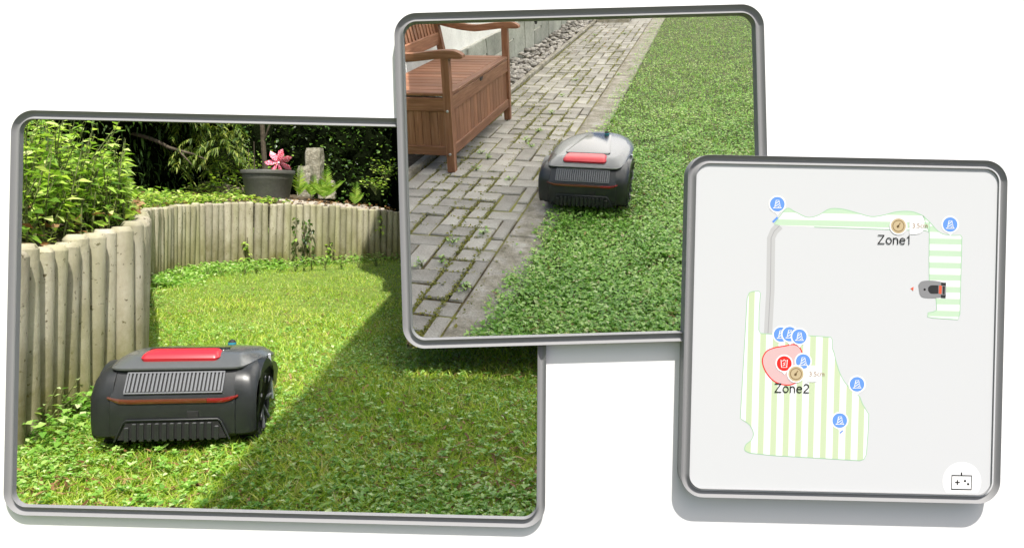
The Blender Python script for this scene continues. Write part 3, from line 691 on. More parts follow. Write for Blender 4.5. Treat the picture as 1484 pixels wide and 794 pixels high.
# ferns
def fern(px, py, D, lens, label):
    u, v, w = L1(px, py, D); root = empty('fern', F1.mat(u, v, w), label, 'fern', 'ferns on the bank')
    for a, L, up in lens:
        st = MB(); pts = []; parts = []; nseg = 15
        for q in range(nseg + 1):
            t = q / nseg; pts.append((math.cos(a) * L * (1 - up) * t, math.sin(a) * L * .35 * t - .02 * t, L * up * t - .10 * L * t * t))
        st.tube(pts, [.004 * (1 - .8 * q / nseg) for q in range(nseg + 1)], 4)
        fr = st.build('frond', M['stem'], root); P_ = []; Y_ = []; S_ = []; Pi = []
        for q in range(2, nseg + 1):
            t = q / nseg; p = np.array(pts[q]); d = np.array(pts[q]) - np.array(pts[q - 1]); 
            base_l = .30 * L * (1 - t) ** .8 * min(1, t * 4) + .012
            for sx in (-1, 1):
                # leaflets leave the midrib to both sides, in the plane that faces the garden
                P_.append(p); S_.append(base_l); Y_.append(-1.57 * sx * 1.0 if True else 0); Pi.append(.55 + .25 * sx * math.cos(a) * (1 - up))
        tpl = (np.array([(-.13, 0, 0), (.13, .02, 0), (-.10, .5, .02), (.10, .5, .02), (0, 1, 0)]), BLADE[1])
        n = len(P_); Vv, Tt = scatter(tpl, P_, np.array(S_), np.array(Y_), np.array(Pi) + U(-.15, .15, n), np.full(n, 1.2) + U(-.2, .2, n))
        tri_mesh('leaflets', Vv, Tt, M['fern'], fr)
    return root
fern(432, 284, 7.25, [(1.9, .36, .97), (.6, .24, .6)], 'upright fern close beside the right side of the plant pot')
fern(470, 288, 7.3, [(1.7, .42, .92), (.35, .44, .52), (2.7, .36, .5), (2.4, .30, .75), (.9, .28, .8)], 'large spreading fern in front of the stone stubs')
fern(452, 286, 7.5, [(2.5, .34, .6), (.7, .36, .65), (1.5, .3, .9)], 'bright fern between the plant pot and the granite stubs')
fern(514, 297, 7.4, [(1.3, .28, .95), (.5, .24, .6), (2.5, .2, .7)], 'small fern near the right end of the post wall')

# granite pillars
mgr = rough_mat('granite', [(0.3, (.13, .12, .085)), (0.5, (.30, .28, .21)), (0.7, (.46, .44, .36))], 22, 0.9, 1.0, 0.02, fine=60)
def pillar(px0, px1, ytop, ybot, D, label):
    cx_ = (px0 + px1) / 2; u, v, w0 = L1(cx_, ybot, D); _, _, w1 = L1(cx_, ytop, D); a = (px1 - px0) / FPX * D / 2
    rg = []; H = w1 - w0
    for t in np.linspace(0, 1, 8):
        s = 1.06 - .06 * t if t < .97 else .86
        rg.append([(x * a * s + RNG.uniform(-.006, .006), y * a * s + RNG.uniform(-.006, .006), H * t + RNG.uniform(-.004, .004)) for x, y in ((-1, -.82), (-.84, -1), (0, -1.03), (.84, -1), (1, -.82), (1, .84), (.84, 1), (-.84, 1), (-1, .84))])
    o = MB().rings(rg).build('stone_pillar', mgr); o.matrix_basis = F1.mat(u, v, w0, RNG.uniform(-.15, .15)); return tag(o, label, 'stone pillar', 'granite stubs on the bank')
pillar(445, 466.5, 215, 275, 8.3, 'tallest square granite pillar standing on the bank before the hedge')
pillar(433, 452, 241, 285, 7.8, 'shorter granite stub left of the tallest pillar')
pillar(463, 485, 262, 288, 8.0, 'low granite stub right of the tallest pillar, behind the fern')

# low stacked row of round edging logs left of the pot
mlog = rough_mat('old_edging_stone', [(0.3, (.10, .085, .06)), (0.6, (.20, .17, .12)), (0.8, (.30, .27, .21))], 14, 0.9, 0.8, 0.008)
stumps = [(283, 258, 7.9, .07), (297, 263, 7.75, .075), (314, 270, 7.6, .08), (331, 268, 7.55, .07), (345, 272, 7.5, .08), (357, 281, 7.3, .08), (335, 279, 7.35, .085), (368, 274, 7.6, .07)]
for i, (px, yt, D, r) in enumerate(stumps):
    u, v, w = L1(px, yt, D)
    prof_ = [(r * .95, -.22), (r, -.1), (r, -.012), (r * .93, -.003), (r * .6, 0)]
    o = MB().lathe(prof_, 14).build('edging_log', mlog, None, None, True); o.matrix_basis = F1.mat(u, v, w, 0) @ Matrix.Rotation(RNG.uniform(-.08, .08), 4, 'X')
    tag(o, 'stubby round edging stump on the bank left of the plant pot, %s' % place_words([q[0] for q in stumps], i), 'edging stump', 'round edging stumps left of the pot')

# plant pot with a paper windmill
mpot = rough_mat('dark_grey_pot', [(0.3, (.078, .078, .068)), (0.7, (.10, .10, .09))], 6, 0.6, 0.1, 0.001, spec=0.4)
u, v, w = L1(388, 297, 7.0); s = 7.0 / FPX
pot = empty('plant_pot', F1.mat(u, v, w), 'large dark grey plastic plant pot on top of the post wall', 'plant pot')
R0, R1, H = 28 * s, 36.5 * s, 50 * s
MB().lathe([(R0 * .97, 0), (R0, .008), (R0 + (R1 - R0) * .10, H * .12), (R0 + (R1 - R0) * .10 + .003, H * .14), (R0 + (R1 - R0) * .75, H * .72), (R0 + (R1 - R0) * .75 + .004, H * .74), (R0 + (R1 - R0) * .85, H * .85), (R1 * .96, H * .90), (R1 * .93, H * .96), (R1 * .90, H * .80)], 48, caps=(True, False)).build('pot_body', mpot, pot, None, True)
MB().lathe([(R1 * .97, H * .885), (R1 * 1.03, H * .895), (R1 * 1.04, H * .97), (R1 * 1.02, H), (R1 * .93, H * 1.0), (R1 * .92, H * .93)], 48, caps=(False, False)).build('rim', mpot, pot, None, True)
MB().lathe([(R1 * .95, H * .90), (.01, H * .92)], 32).build('potting_soil', M['soil'], pot)
# red and white checked windmill
mck = mat('red_checked_film', 0.35, spec=0.5); nt_ = mck.node_tree; bb = nt_.nodes['Principled BSDF']
tc = nt_.nodes.new('ShaderNodeTexCoord'); mpn = nt_.nodes.new('ShaderNodeMapping'); mpn.inputs['Rotation'].default_value = (0, 0.5, 0); nt_.links.new(tc.outputs['Object'], mpn.inputs[0])
ck = nt_.nodes.new('ShaderNodeTexChecker'); ck.inputs['Scale'].default_value = 70; ck.inputs[1].default_value = (.62, .02, .06, 1); ck.inputs[2].default_value = (.78, .34, .42, 1)
nt_.links.new(mpn.outputs[0], ck.inputs[0]); nt_.links.new(ck.outputs[0], bb.inputs['Base Color'])
u2, v2, w2 = L1(404, 236, 6.97)
wm = empty('toy_windmill', F1.mat(u2, v2, w2), 'red and white checked toy windmill stuck in the dark plant pot', 'toy windmill')
for k in range(7):
    a = 2 * math.pi * k / 7 + .25; ca, sa = math.cos(a), math.sin(a); R = .128
    pr = lambda r, t, y: ((r * ca - t * sa), y, (r * sa + t * ca))
    vs = [pr(.006, 0, -.004), pr(.05, .034, -.026), pr(R * .80, .046, -.014), pr(R * 1.08, .022, .002), pr(R * .70, -.012, .012), pr(.04, -.012, .010), pr(.055, .012, -.02)]
    MB().add(vs, [(0, 6, 1), (1, 6, 2), (2, 6, 3), (3, 6, 4), (4, 6, 5), (5, 6, 0)]).build('blade', mck, wm, None, 'all')
MB().lathe([(.010, -.004), (.010, .004), (.005, .008)], 12).build('hub', mat('white_plastic', .4, (.8, .8, .8)), wm, Matrix.Rotation(math.pi / 2, 4, 'X'), True)
MB().tube([(0, .006, .0), (.003, .008, -.1), (.0, .008, -.20)], .004, 6).build('stick', M['stem'], wm)
# pale stones on the bed to the right
mpb = rough_mat('pale_pebble', [(0.3, (.25, .22, .17)), (0.7, (.45, .41, .34))], 10, 0.9, 0.5, 0.004, per_object=.25)
pebs = []
for k in range(5):
    bm = bmesh.new(); bmesh.ops.create_icosphere(bm, subdivisions=2, radius=1)
    for q in bm.verts: q.co = Vector((q.co.x * random.uniform(.92, 1.08), q.co.y * random.uniform(.92, 1.08), q.co.z * random.uniform(.9, 1.1)))
    me = bpy.data.meshes.new('stone'); bm.to_mesh(me); bm.free(); me.materials.append(mpb); me.polygons.foreach_set('use_smooth', [True] * len(me.polygons)); pebs.append(me)
sv = [tuple(p.co) for p in pebs[0].vertices]; sf = [tuple(p.vertices) for p in pebs[0].polygons]; bs = MB()
xs_, _ = px_of(F1, WALLP[:, 0], WALLP[:, 1], WALLP[:, 2])
for k in range(120):
    px = RNG.uniform(425, 572); i = N0 + int(np.abs(xs_[N0:] - px).argmin())
    p = bank(i, RNG.uniform(.06, .65)); r = RNG.uniform(.012, .034); Ms = Matrix.Translation(p) @ Matrix.Rotation(RNG.uniform(0, 6), 4, 'Z') @ Matrix.Diagonal((r * 1.2, r, r * .75, 1))
    bs.add([tuple(Ms @ Vector(q)) for q in sv], sf)
tag(bs.build('bed_stones', mpb, None, F1.mat(), 'all'), kind='stuff')
# ivy on the wall
for (px0, px1, y0, y1, n) in ((425, 455, 315, 385, 90), (352, 362, 350, 388, 25), (470, 482, 350, 385, 20), (545, 556, 310, 335, 16)):
    P = [];
    xs_, _ = px_of(F1, WALLP[:, 0], WALLP[:, 1], WALLP[:, 2] * .5)
    for k in range(n):
        px = RNG.uniform(px0, px1); py = RNG.uniform(y0, y1); i = N0 + int(np.abs(xs_[N0:] - px).argmin()); D = WALLP[i][1] - .05
        P.append(L1(px, py, D))
    P = np.array(P); c0 = P.mean(0); root = empty('ivy', F1.mat(*c0), 'ivy clinging to the posts %s' % ('as a broad dark patch mid wall' if n == 90 else 'below the plant pot' if px0 == 352 else 'below the stone pillars' if px0 == 470 else 'hanging from the wall top near its right end'), 'ivy', 'ivy on the post wall')
    Vv, Tt = scatter(LEAF, P - c0, U(.03, .055, n), U(0, 6.28, n), U(-1.2, -.3, n), U(-.5, .5, n)); tri_mesh('leaves', Vv, Tt, M['hedge'] if n == 90 else M['shrub'], root)
    MB().tube([(0, .01, -.15), (.01, .01, 0), (0, .01, .14)], .003, 4).build('stem', M['bark'], root)
# grass tufts and tall plants left of the pot
lps = [(300, 262, 7.9, .22), (318, 258, 8.1, .28), (335, 262, 7.9, .24), (350, 258, 7.9, .30), (322, 278, 7.25, .2), (305, 288, 7.2, .16), (348, 290, 7.0, .14), (285, 290, 7.2, .18), (372, 262, 8.3, .3), (560, 262, 8.6, .25), (545, 282, 8.2, .2)]
for i, (px, py, D, hgt) in enumerate(lps):
    u, v, w = L1(px, py, D); weed(F1, u, v, w, 26, .06, hgt, M['fern'] if i < 5 else M['shrub'], ('bright leafy plant on the bank around the edging stumps, %s' % place_words([q[0] for q in lps[:9]], i)) if i < 9 else 'leafy plant under the hedge at the right end of the bank, %s one' % ('farther' if i == 9 else 'nearer'), 'leafy plants on the bank', .9, 'leafy_plant')
#@@END

#@@G2
# ------------------------------------------------------------------ garden two: sloping lawn, path, bench
def clip_left(o):
    if px_bounds_ok(o): return o
    o = clip_plane(o, (577, 20), (589.5, 495), lambda n: n.x > 0)
    return clip_plane(o, (589.5, 499), (1300, 477), lambda n: n.z > 0) if o else None
def px_bounds_ok(o):
    W = wmat(o)
    for c in o.data.vertices:
        p = W @ c.co; x = CX + FPX * p.x / p.y; y = HY - FPX * (p.z - CAMH) / p.y
        if p.y < .3 or x < 592 or y > 474: return False
    return True
def clip_plane(o, q0, q1, flip):
    """trim a piece at the side edge of the second garden"""
    a = Vector(((q0[0] - CX) / FPX, 1, (HY - q0[1]) / FPX)); b = Vector(((q1[0] - CX) / FPX, 1, (HY - q1[1]) / FPX)); n = a.cross(b).normalized()
    if flip(n): n = -n                               # points to the side that is cut away
    W = wmat(o); Mi = W.inverted(); co = Mi @ Vector((0, 0, CAMH)); no = (W.to_3x3().transposed() @ n).normalized()
    bm = bmesh.new(); bm.from_mesh(o.data)
    r = bmesh.ops.bisect_plane(bm, geom=bm.verts[:] + bm.edges[:] + bm.faces[:], plane_co=co, plane_no=no, clear_outer=True)
    ed = [e for e in r['geom_cut'] if isinstance(e, bmesh.types.BMEdge)]
    if ed:
        try: bmesh.ops.holes_fill(bm, edges=ed)
        except Exception: pass
    if len(bm.faces) == 0: bm.free(); bpy.data.objects.remove(o); return None
    o.data = o.data.copy()
    bm.to_mesh(o.data); bm.free(); return o
c4 = [F2.at(589.5, 499), F2.at(1300, 477), F2.at(1300, -6), F2.at(577, 10)]
VMAX = max(c4[3][1], 12.0)
def slab(name, pts, z0, z1, mat_):
    n = len(pts); mb = MB().add([(x, y, z1) for x, y in pts] + [(x + (.15 if x < 0 else 0), y + .2, z0) for x, y in pts], [tuple(range(n)), tuple(reversed(range(n, 2 * n)))] + [(i, n + i, n + (i + 1) % n, (i + 1) % n) for i in range(n)])
    return mb.build(name, mat_, None, F2.mat())
tag(slab('sloping_ground', c4, -.06, -.016, M['turf2']), kind='structure')
UL, UK, UG, UW = -1.585, -.832, -.665, -1.93         # path left edge, kerb, grass edge, wall face
def strip_(name, u0, u1, v0, v1, z0, z1, mat_):
    o = MB().box(u0, u1, v0, v1, z0, z1).build(name, mat_, None, F2.mat()); clip_left(o); return o
mjoint = rough_mat('mossy_joint', [(0.3, (.035, .028, .02)), (0.45, (.08, .06, .03)), (0.55, (.17, .17, .035)), (0.8, (.24, .24, .06))], 4, 0.95, 0.8, 0.01, fine=60)
path = tag(strip_('path', UL - .06, UG, 1.9, VMAX, -.04, -.008, mjoint), kind='structure')
mpav = rough_mat('grey_paver', [(0.25, (.16, .15, .125)), (0.42, (.28, .265, .23)), (0.6, (.335, .32, .28)), (0.8, (.41, .39, .345))], 6, 0.92, 0.8, 0.004, fine=110, per_object=.2)
CU, CV = (UK - UL) / 7.7, .1165; variants = {}
def paver(cu, cv, k):
    if (cu, cv, k) in variants: return variants[(cu, cv, k)]
    a, b = cu - .0052, cv - .0052; mb = MB()
    rg = [[(x + RNG.uniform(-.0015, .0015), y + RNG.uniform(-.0015, .0015), z) for x, y in ((-a + e, -b + e), (0, -b + e), (a - e, -b + e), (a - e, 0), (a - e, b - e), (0, b - e), (-a + e, b - e), (-a + e, 0))] for z, e in ((-.03, 0), (-.006, 0), (0, .005))]
    mb.rings(rg); o = mb.build('paver', mpav); o.data.use_fake_user = False; variants[(cu, cv, k)] = o.data; bpy.data.objects.remove(o); return variants[(cu, cv, k)]
cnt = 0; rest = MB()
ni, nj = 9, 90
for j in range(nj):
    for i in range(-1, ni):
        d = (i - j) % 4
        if d == 0: r = [i, i + 2, j, j + 1]
        elif d == 3: r = [i, i + 1, j, j + 2]
        else: continue
        u0, u1 = UL + r[0] * CU, UL + r[1] * CU; u0 = max(u0, UL); u1 = min(u1, UK)
        if u1 - u0 < .03: continue
        v0, v1 = 1.93 + r[2] * CV, 1.93 + r[3] * CV
        if v0 > VMAX - .1: continue
        cx_, cy_ = (u0 + u1) / 2, (v0 + v1) / 2
        q = px_of(F2, cx_ + (u1 - u0) * .5, cy_, 0)[0]
        if q < 577: continue
        if cnt < 296:
            o = link('paver', paver(round((u1 - u0) / 2, 4), round((v1 - v0) / 2, 4), (i + j) % 3), None, path); cnt += 1
            set_world(o, F2.mat(cx_, cy_, RNG.uniform(-.006, .004)) @ Matrix.Rotation(RNG.uniform(-.02, .02), 4, 'X') @ Matrix.Rotation(RNG.uniform(-.02, .02), 4, 'Y') @ Matrix.Rotation(RNG.uniform(-.02, .02), 4, 'Z'))
            clip_left(o)
        else: rest.box(u0 + .003, u1 - .003, v0 + .003, v1 - .003, -.03, 0, .003)
if rest.v:
    o = rest.build('far_pavers', mpav, path); set_world(o, F2.mat()); o['kind'] = 'stuff'
# concrete edging on both sides of the path
mk = rough_mat('worn_concrete', [(0.3, (.14, .125, .09)), (0.48, (.26, .24, .19)), (0.6, (.33, .31, .27)), (0.8, (.42, .40, .36))], 9, 0.95, 1.0, 0.008, fine=60, per_object=.08)
for k in range(11):
    v0 = 1.95 + k * .95
    o = MB().box(UK + .006, UG + .02, v0, v0 + .944, -.04, .006, .008).build('edging_stone', mk, path); set_world(o, F2.mat()); clip_left(o)
for k in range(10):
    v0 = 2.6 + k * .95
    o = MB().box(UL - .055, UL - .008, v0, v0 + .944, -.04, .03, .006).build('edging_strip', mk, path); set_world(o, F2.mat()); clip_left(o)
# moss and weeds growing in the joints
n = 34000; gi = RNG.integers(0, 9, n); along = RNG.random(n) < .65
uu = np.where(along, UL + gi * CU + RNG.normal(0, .006, n), U(UL, UK, n)); vv = np.where(along, 1.95 + 8.0 * U(0, 1, n) ** 1.6, 1.93 + RNG.integers(0, 60, n) * CV + RNG.normal(0, .005, n))
k = (np.sin(uu * 23 + vv * 2.2) + np.sin(vv * 3.7 + uu * 9) + RNG.normal(0, .25, n) + .3 * along > .1) & (px_of(F2, uu, vv, 0)[0] > 592); uu, vv = uu[k], vv[k]; n = len(uu)
Vv, Tt = scatter(LEAF, np.stack([uu, vv, U(-.006, .005, n)], 1), U(.006, .014, n) * (1 + .8 * (RNG.random(n) < .05)), U(0, 6.28, n), U(-.1, .7, n), U(-.5, .5, n))
mmoss = leaf_mat('moss', [(0.0, (.10, .12, .02)), (0.5, (.18, .19, .03)), (1.0, (.28, .25, .06))], 0.2, 0.8)
tag(tri_mesh('joint_moss', Vv, Tt, mmoss, None, F2.mat()), kind='stuff')
jw = [(698, 224), (706, 230), (770, 214), (762, 205), (780, 192), (676, 420), (700, 340), (640, 380), (612, 385), (740, 262), (690, 246), (815, 140), (835, 118), (848, 60), (862, 52), (905, 50), (656, 352), (895, 110), (800, 165)]
for i, (px, py) in enumerate(jw):
    u, v = F2.at(px, py); weed(F2, u, v, 0, 7, .02, .025, M['clover2'], 'tiny green weed in a paving joint, %s of them' % place_words([q[0] for q in jw], i), 'weeds in the paving joints', 1.5)
# clover lawn
n = 46000
def ok2(u, v):
    edge = UG - .025 + .018 * np.sin(v * 5.1) + .016 * np.sin(v * 11.7 + 1) + .012 * np.sin(v * 27) - .05 * np.clip((v - 4.5) / 3, 0, 1.6)
    return (u > edge + RNG.normal(0, .022, len(u))) & (v < VMAX)
def lawn2(n, p): 
    px = U(640, 1180, n); py = 8 + 500 * U(0, 1, n) ** p; d = np.stack([(px - CX) / FPX, np.ones(n), (HY - py) / FPX], 1); t = -F2.h / (d @ F2.n); q = d * t[:, None]
    u, v = q @ F2.u, q @ F2.v; k = ok2(u, v) & (py < 497 - .03 * (px - 600)); return u[k], v[k]
a, b = lawn2(75000, 1.0), lawn2(45000, 1.8); u = np.concatenate([a[0], b[0]]); v = np.concatenate([a[1], b[1]])
bare = np.sin(u * 9.3 + 2 * np.sin(v * 3.1) + 1.3 * np.sin(v * 7.7)) * np.sin(v * 8.2 + u * 5 + 1.5 * np.sin(u * 13)) + RNG.normal(0, .3, len(u)) > .75; u, v = u[~bare], v[~bare]; n = len(u)
hh = .012 + .012 * np.sin(u * 9) * np.sin(v * 8)
Vv, Tt = scatter(LEAF, np.stack([u, v, hh * 0.6 + U(-.014, .016, n)], 1), U(.010, .024, n), U(0, 6.28, n), U(-.1, .6, n), U(-.4, .4, n))
tag(tri_mesh('clover_lawn', Vv, Tt, M['clover2'], None, F2.mat()), kind='stuff')
u, v = lawn2(42000, 1.3); n = len(u)
Vv, Tt = scatter(BLADE, np.stack([u, v, np.full(n, -.016)], 1), U(.03, .055, n), U(0, 6.28, n), U(-.6, .6, n), U(-.5, .5, n))
u_, v_ = lawn2(2200, 1.2); tag(tri_mesh('lawn_litter', *scatter(STRIP, np.stack([u_, v_, U(-.004, .018, len(u_))], 1), U(.012, .04, len(u_)), U(0, 6.28, len(u_)), U(-.2, .3, len(u_))), M['dry'], None, F2.mat()), kind='stuff')
tag(tri_mesh('lawn_grass', Vv, Tt, M['clover2'], None, F2.mat()), kind='stuff')

# house wall: rough white render above a plinth clad with flagstones
mren = rough_mat('rough_white_render', [(0.3, (.66, .66, .64)), (0.7, (.82, .82, .80))], 4, 0.95, 1.0, 0.012, fine=55)
mfl = rough_mat('grey_green_flagstone', [(0.3, (.20, .21, .18)), (0.55, (.30, .31, .27)), (0.8, (.40, .40, .36))], 3.5, 0.85, 0.5, 0.006, fine=40, per_object=.18)
mmo = rough_mat('pale_mortar', [(0.3, (.42, .41, .36)), (0.7, (.56, .55, .50))], 10, 0.95, 0.6, 0.004)
hw = empty('house_wall', F2.mat(UW, 5, 0), 'rough white rendered house wall with flagstone plinth behind the bench', 'wall')
o = MB().box(-.35, -.03, -2.2, 7.0, -.05, 2.2).build('render', mren, hw); clip_left(o)
HP = .40
def plinth_pieces():
    o = MB().box(-.34, -.006, -2.2, 7.0, -.05, HP - .004).build('plinth', mmo, hw); clip_left(o)
    v = -1.2; 
    while v < 6.6:
        wdt = RNG.uniform(.35, .62); cutz = RNG.uniform(.45, .7) * HP if RNG.random() < .35 else None
        sl_ = RNG.uniform(-.05, .05)
        for (z0, z1) in ((-.04, HP),) if cutz is None else ((-.04, cutz - .008), (cutz + .008, HP)):
            y0, y1 = v + .010, v + wdt - .010
            pts = [(y0 + sl_ * .4, z0), (y1, z0), (y1 + sl_, z1 - RNG.uniform(0, .02)), ((y0 + y1) / 2, z1 - RNG.uniform(0, .012)), (y0 + sl_, z1 - RNG.uniform(0, .025))]
            rg = [[(x, y, z) for y, z in pts] for x in (-.02, .006)]
            q = MB().rings(rg).build('flagstone', mfl, hw); clip_left(q)
        v += wdt
plinth_pieces()
# garden tap on the plinth
mst = mat('galvanised_pipe', 0.4, (.45, .46, .46), metal=0.8)
ud, vd = UW, 7.6
tz = .42
tap = empty('garden_tap', F2.mat(UW, 7.75, tz), 'grey pipe with a black garden tap on the flagstone plinth', 'tap')
MB().tube([(-.02, -.25, -.01), (.04, -.25, -.005), (.07, -.1, .0), (.09, .0, .01), (.10, .05, .0), (.105, .07, -.03)], .014, 8).build('pipe', mst, tap, None, True)
kb = MB().tube([(.105, .07, -.02), (.105, .075, -.06), (.105, .08, -.09)], [.016, .018, .012], 8); kb.box(.075, .135, .066, .084, -.058, -.044, .004); kb.build('tap_valve', mb_black, tap, None, True)

# strip of river stones between wall and path
mgs = rough_mat('river_stone', [(0.3, (.17, .155, .135)), (0.5, (.30, .28, .25)), (0.75, (.47, .45, .42))], 3, 0.8, 0.4, 0.004, per_object=.38)
gs = empty('gravel_strip', F2.mat(UW + .14, 6.5, 0), 'strip of mixed river stones between the plinth and the path', 'gravel strip')
o = MB().box(-.16, .13, -3.6, 5.4, -.04, .002).build('gravel_bed', M['soil'], gs); clip_left(o)
gv = []
for me in pebs: 
    m_ = me.copy(); m_.materials.clear(); m_.materials.append(mgs); gv.append(m_)
def stone_mat(u, v, w, r): return F2.mat(u, v, w) @ Matrix.Rotation(RNG.uniform(0, 6), 4, 'Z') @ Matrix.Rotation(RNG.uniform(-.5, .5), 4, 'X') @ Matrix.Diagonal((r * RNG.uniform(1, 1.4), r * RNG.uniform(.75, 1.05), r * RNG.uniform(.55, .8), 1))
c = 0
for k in range(1500):
    u = RNG.uniform(UW + .02, UL - .07); v = 5.0 + 5.9 * RNG.random() ** 1.25; r = RNG.uniform(.016, .034)
    if c >= 298: break
    if px_of(F2, u, v, 0)[0] < 735: continue
    o = link('stone', gv[k % 5], None, gs); set_world(o, stone_mat(u, v, RNG.uniform(.0, .035) + .05 * (UL - u - .07) / .3, r)); c += 1
fill = MB(); bs_ = [(Vector(p.co)) for p in gv[0].vertices]; bf = [tuple(p.vertices) for p in gv[0].polygons]
for k in range(420):
    u = RNG.uniform(UW + .02, UL - .07); v = RNG.uniform(3.0, 11.2)
    if px_of(F2, u - .05, v, 0)[0] < 590: continue
    Ms = F2.mat().inverted() @ stone_mat(u, v, RNG.uniform(0, .02), RNG.uniform(.016, .03)); fill.add([tuple(Ms @ q) for q in bs_], bf)
o = fill.build('small_gravel', mgs, gs, None, 'all'); set_world(o, F2.mat()); o['kind'] = 'stuff'
# low step with dark mat at the far end of the path
stp = empty('doorstep', F2.mat(-1.34, 11.0, 0), 'low concrete step with a dark mat at the far end of the path', 'doorstep')
MB().box(-.24, .22, -.36, .6, -.02, .06, .01).build('step', mk, stp); MB().box(-.22, .17, -.30, .58, .0605, .075, .004).build('mat', mat('dark_mat', .9, (.02, .02, .022)), stp)
# bits of dry leaf on the path
n = 90; px_ = U(790, 900, n); py_ = U(28, 80, n); P = np.array([(*F2.at(x, y), .004) for x, y in zip(px_, py_)])
Vv, Tt = scatter(LEAF, P, U(.02, .045, n), U(0, 6.28, n), U(-.1, .2, n), U(-.3, .3, n)); tag(tri_mesh('fallen_leaves', Vv, Tt, M['dry'], None, F2.mat()), kind='stuff')

# wooden storage bench
def wood(name, stretch):
    m = mat(name, 0.62, spec=0.3); nt = m.node_tree; b = nt.nodes['Principled BSDF']
    c = ramp(nt, noise(nt, 6, 8, 0.65, stretch=stretch, dist=0.6), [(0.25, (.12, .050, .026)), (0.5, (.215, .098, .052)), (0.78, (.31, .17, .105))])
    oi = nt.nodes.new('ShaderNodeObjectInfo'); mr = nt.nodes.new('ShaderNodeMapRange'); mr.inputs[3].default_value = .8; mr.inputs[4].default_value = 1.2; nt.links.new(oi.outputs['Random'], mr.inputs[0])
    vm = nt.nodes.new('ShaderNodeVectorMath'); vm.operation = 'SCALE'; nt.links.new(c, vm.inputs[0]); nt.links.new(mr.outputs[0], vm.inputs['Scale'])
    nt.links.new(vm.outputs[0], b.inputs['Base Color']); bump(nt, b, noise(nt, 40, 4, 0.6, stretch=stretch), 0.25, 0.002); return m
wv, wu, wz = wood('wood_along', (12, .8, 12)), wood('wood_across', (.8, 12, 12)), wood('wood_upright', (12, 12, .8))
BU, BV = F2.at(656, 249)
bench = empty('storage_bench', F2.mat(BU, BV, 0), 'reddish brown wooden storage bench with armrests on the paving', 'bench')
BL, BD = 1.235, .47                                  # distance between the end legs, depth (towards -u)
pieces = []
def bp(name, mat_, *a, par=None, bev=.003):
    o = MB().box(*a, bev).build(name, mat_, par or bench); pieces.append(o); return o
lg = .022
for (u0, v0, top) in ((0, 0, .665), (0, BL, .665)):
    l = bp('leg', wz, u0 - lg, u0 + lg, v0 - lg, v0 + lg, 0, top)
    if v0 == 0:
        for z in (.11, .36):
            MB().lathe([(.008, 0), (.008, .003), (.005, .006)], 10).build('bolt', mst, l, Matrix.Translation((0, v0 - lg, z)) @ Matrix.Rotation(math.pi / 2, 4, 'X'))
# raked back legs
for v0 in (0, BL):
    o = MB().rings([[(-BD + du - a, v0 - lg, z), (-BD + du + a, v0 - lg, z), (-BD + du + a, v0 + lg, z), (-BD + du - a, v0 + lg, z)] for du, z, a in ((0, 0, .022), (0, .42, .024), (-.03, .62, .022), (-.09, .95, .018))]).build('leg', wz, bench); pieces.append(o)
# front: rails, panel of upright boards, lid edge
bp('front_rail', wv, -.014, .016, lg, BL - lg, .355, .437)
bp('front_rail', wv, -.014, .016, lg, BL - lg, .095, .155)
nb = 17; wb = (BL - 2 * lg) / nb
for k in range(nb): bp('board', wz, -.008, .004, lg + k * wb + .0015, lg + (k + 1) * wb - .0015, .150, .360)
# ends
for v0 in (0, BL):
    bp('end_rail', wu, -BD + .02, -lg, v0 - .013, v0 + .013, .355, .432); bp('end_rail', wu, -BD + .02, -lg, v0 - .013, v0 + .013, .098, .152)
    ne = 9; we = (BD - .04) / ne
    for k in range(ne): bp('board', wz, -BD + .02 + k * we + .0015, -BD + .02 + (k + 1) * we - .0015, v0 - .006, v0 + .006, .150, .358)
# seat boards run along the bench
bp('seat_edge', wv, -.030, .018, lg + .003, BL - lg - .003, .440, .462, bev=.004)
ns = 14; ws = (BL + .03) / ns
for k in range(ns):
    v0 = -.015 + k * ws; bp('seat_slat', wu, -BD - .01, -.032 if 0 < k < ns - 1 else -lg - .003, v0 + .0022, v0 + ws - .0022, .442, .4605, bev=.004)
o = MB().rings([[(.0185, BL * .47 + y, z) for y, z in ((-.035, .437), (.035, .437), (.018, .416), (-.018, .416))], [(.0165, BL * .47 + y, z) for y, z in ((-.035, .437), (.035, .437), (.018, .416), (-.018, .416))]]).build('finger_slot', mb_black, bench); pieces.append(o)
# curved armrests
for v0 in (0, BL):
    st = []
    for t in np.concatenate([np.linspace(0, .9, 14), [.925, .95, .97, .985, 1.0]]):
        u = -BD - .05 + (BD + .05 + .105) * t
        z = .712 - .058 * math.sin(min(1, t * 1.8) * math.pi / 2) + (.022 * max(0, min(1, (t - .5) / .3))) - .012 * max(0, (t - .88) / .12) ** 2
        hgt = .044 if t < .9 else .044 * math.sqrt(max(.12, 1 - ((t - .9) / .102) ** 2))
        b = .024; st.append([(u, v0 - b, z - hgt / 2), (u, v0 + b, z - hgt / 2), (u, v0 + b + .003, z), (u, v0 + b, z + hgt / 2), (u, v0 - b, z + hgt / 2), (u, v0 - b - .003, z)])
    o = MB().rings(st).build('armrest', wu, bench, None, True); pieces.append(o)
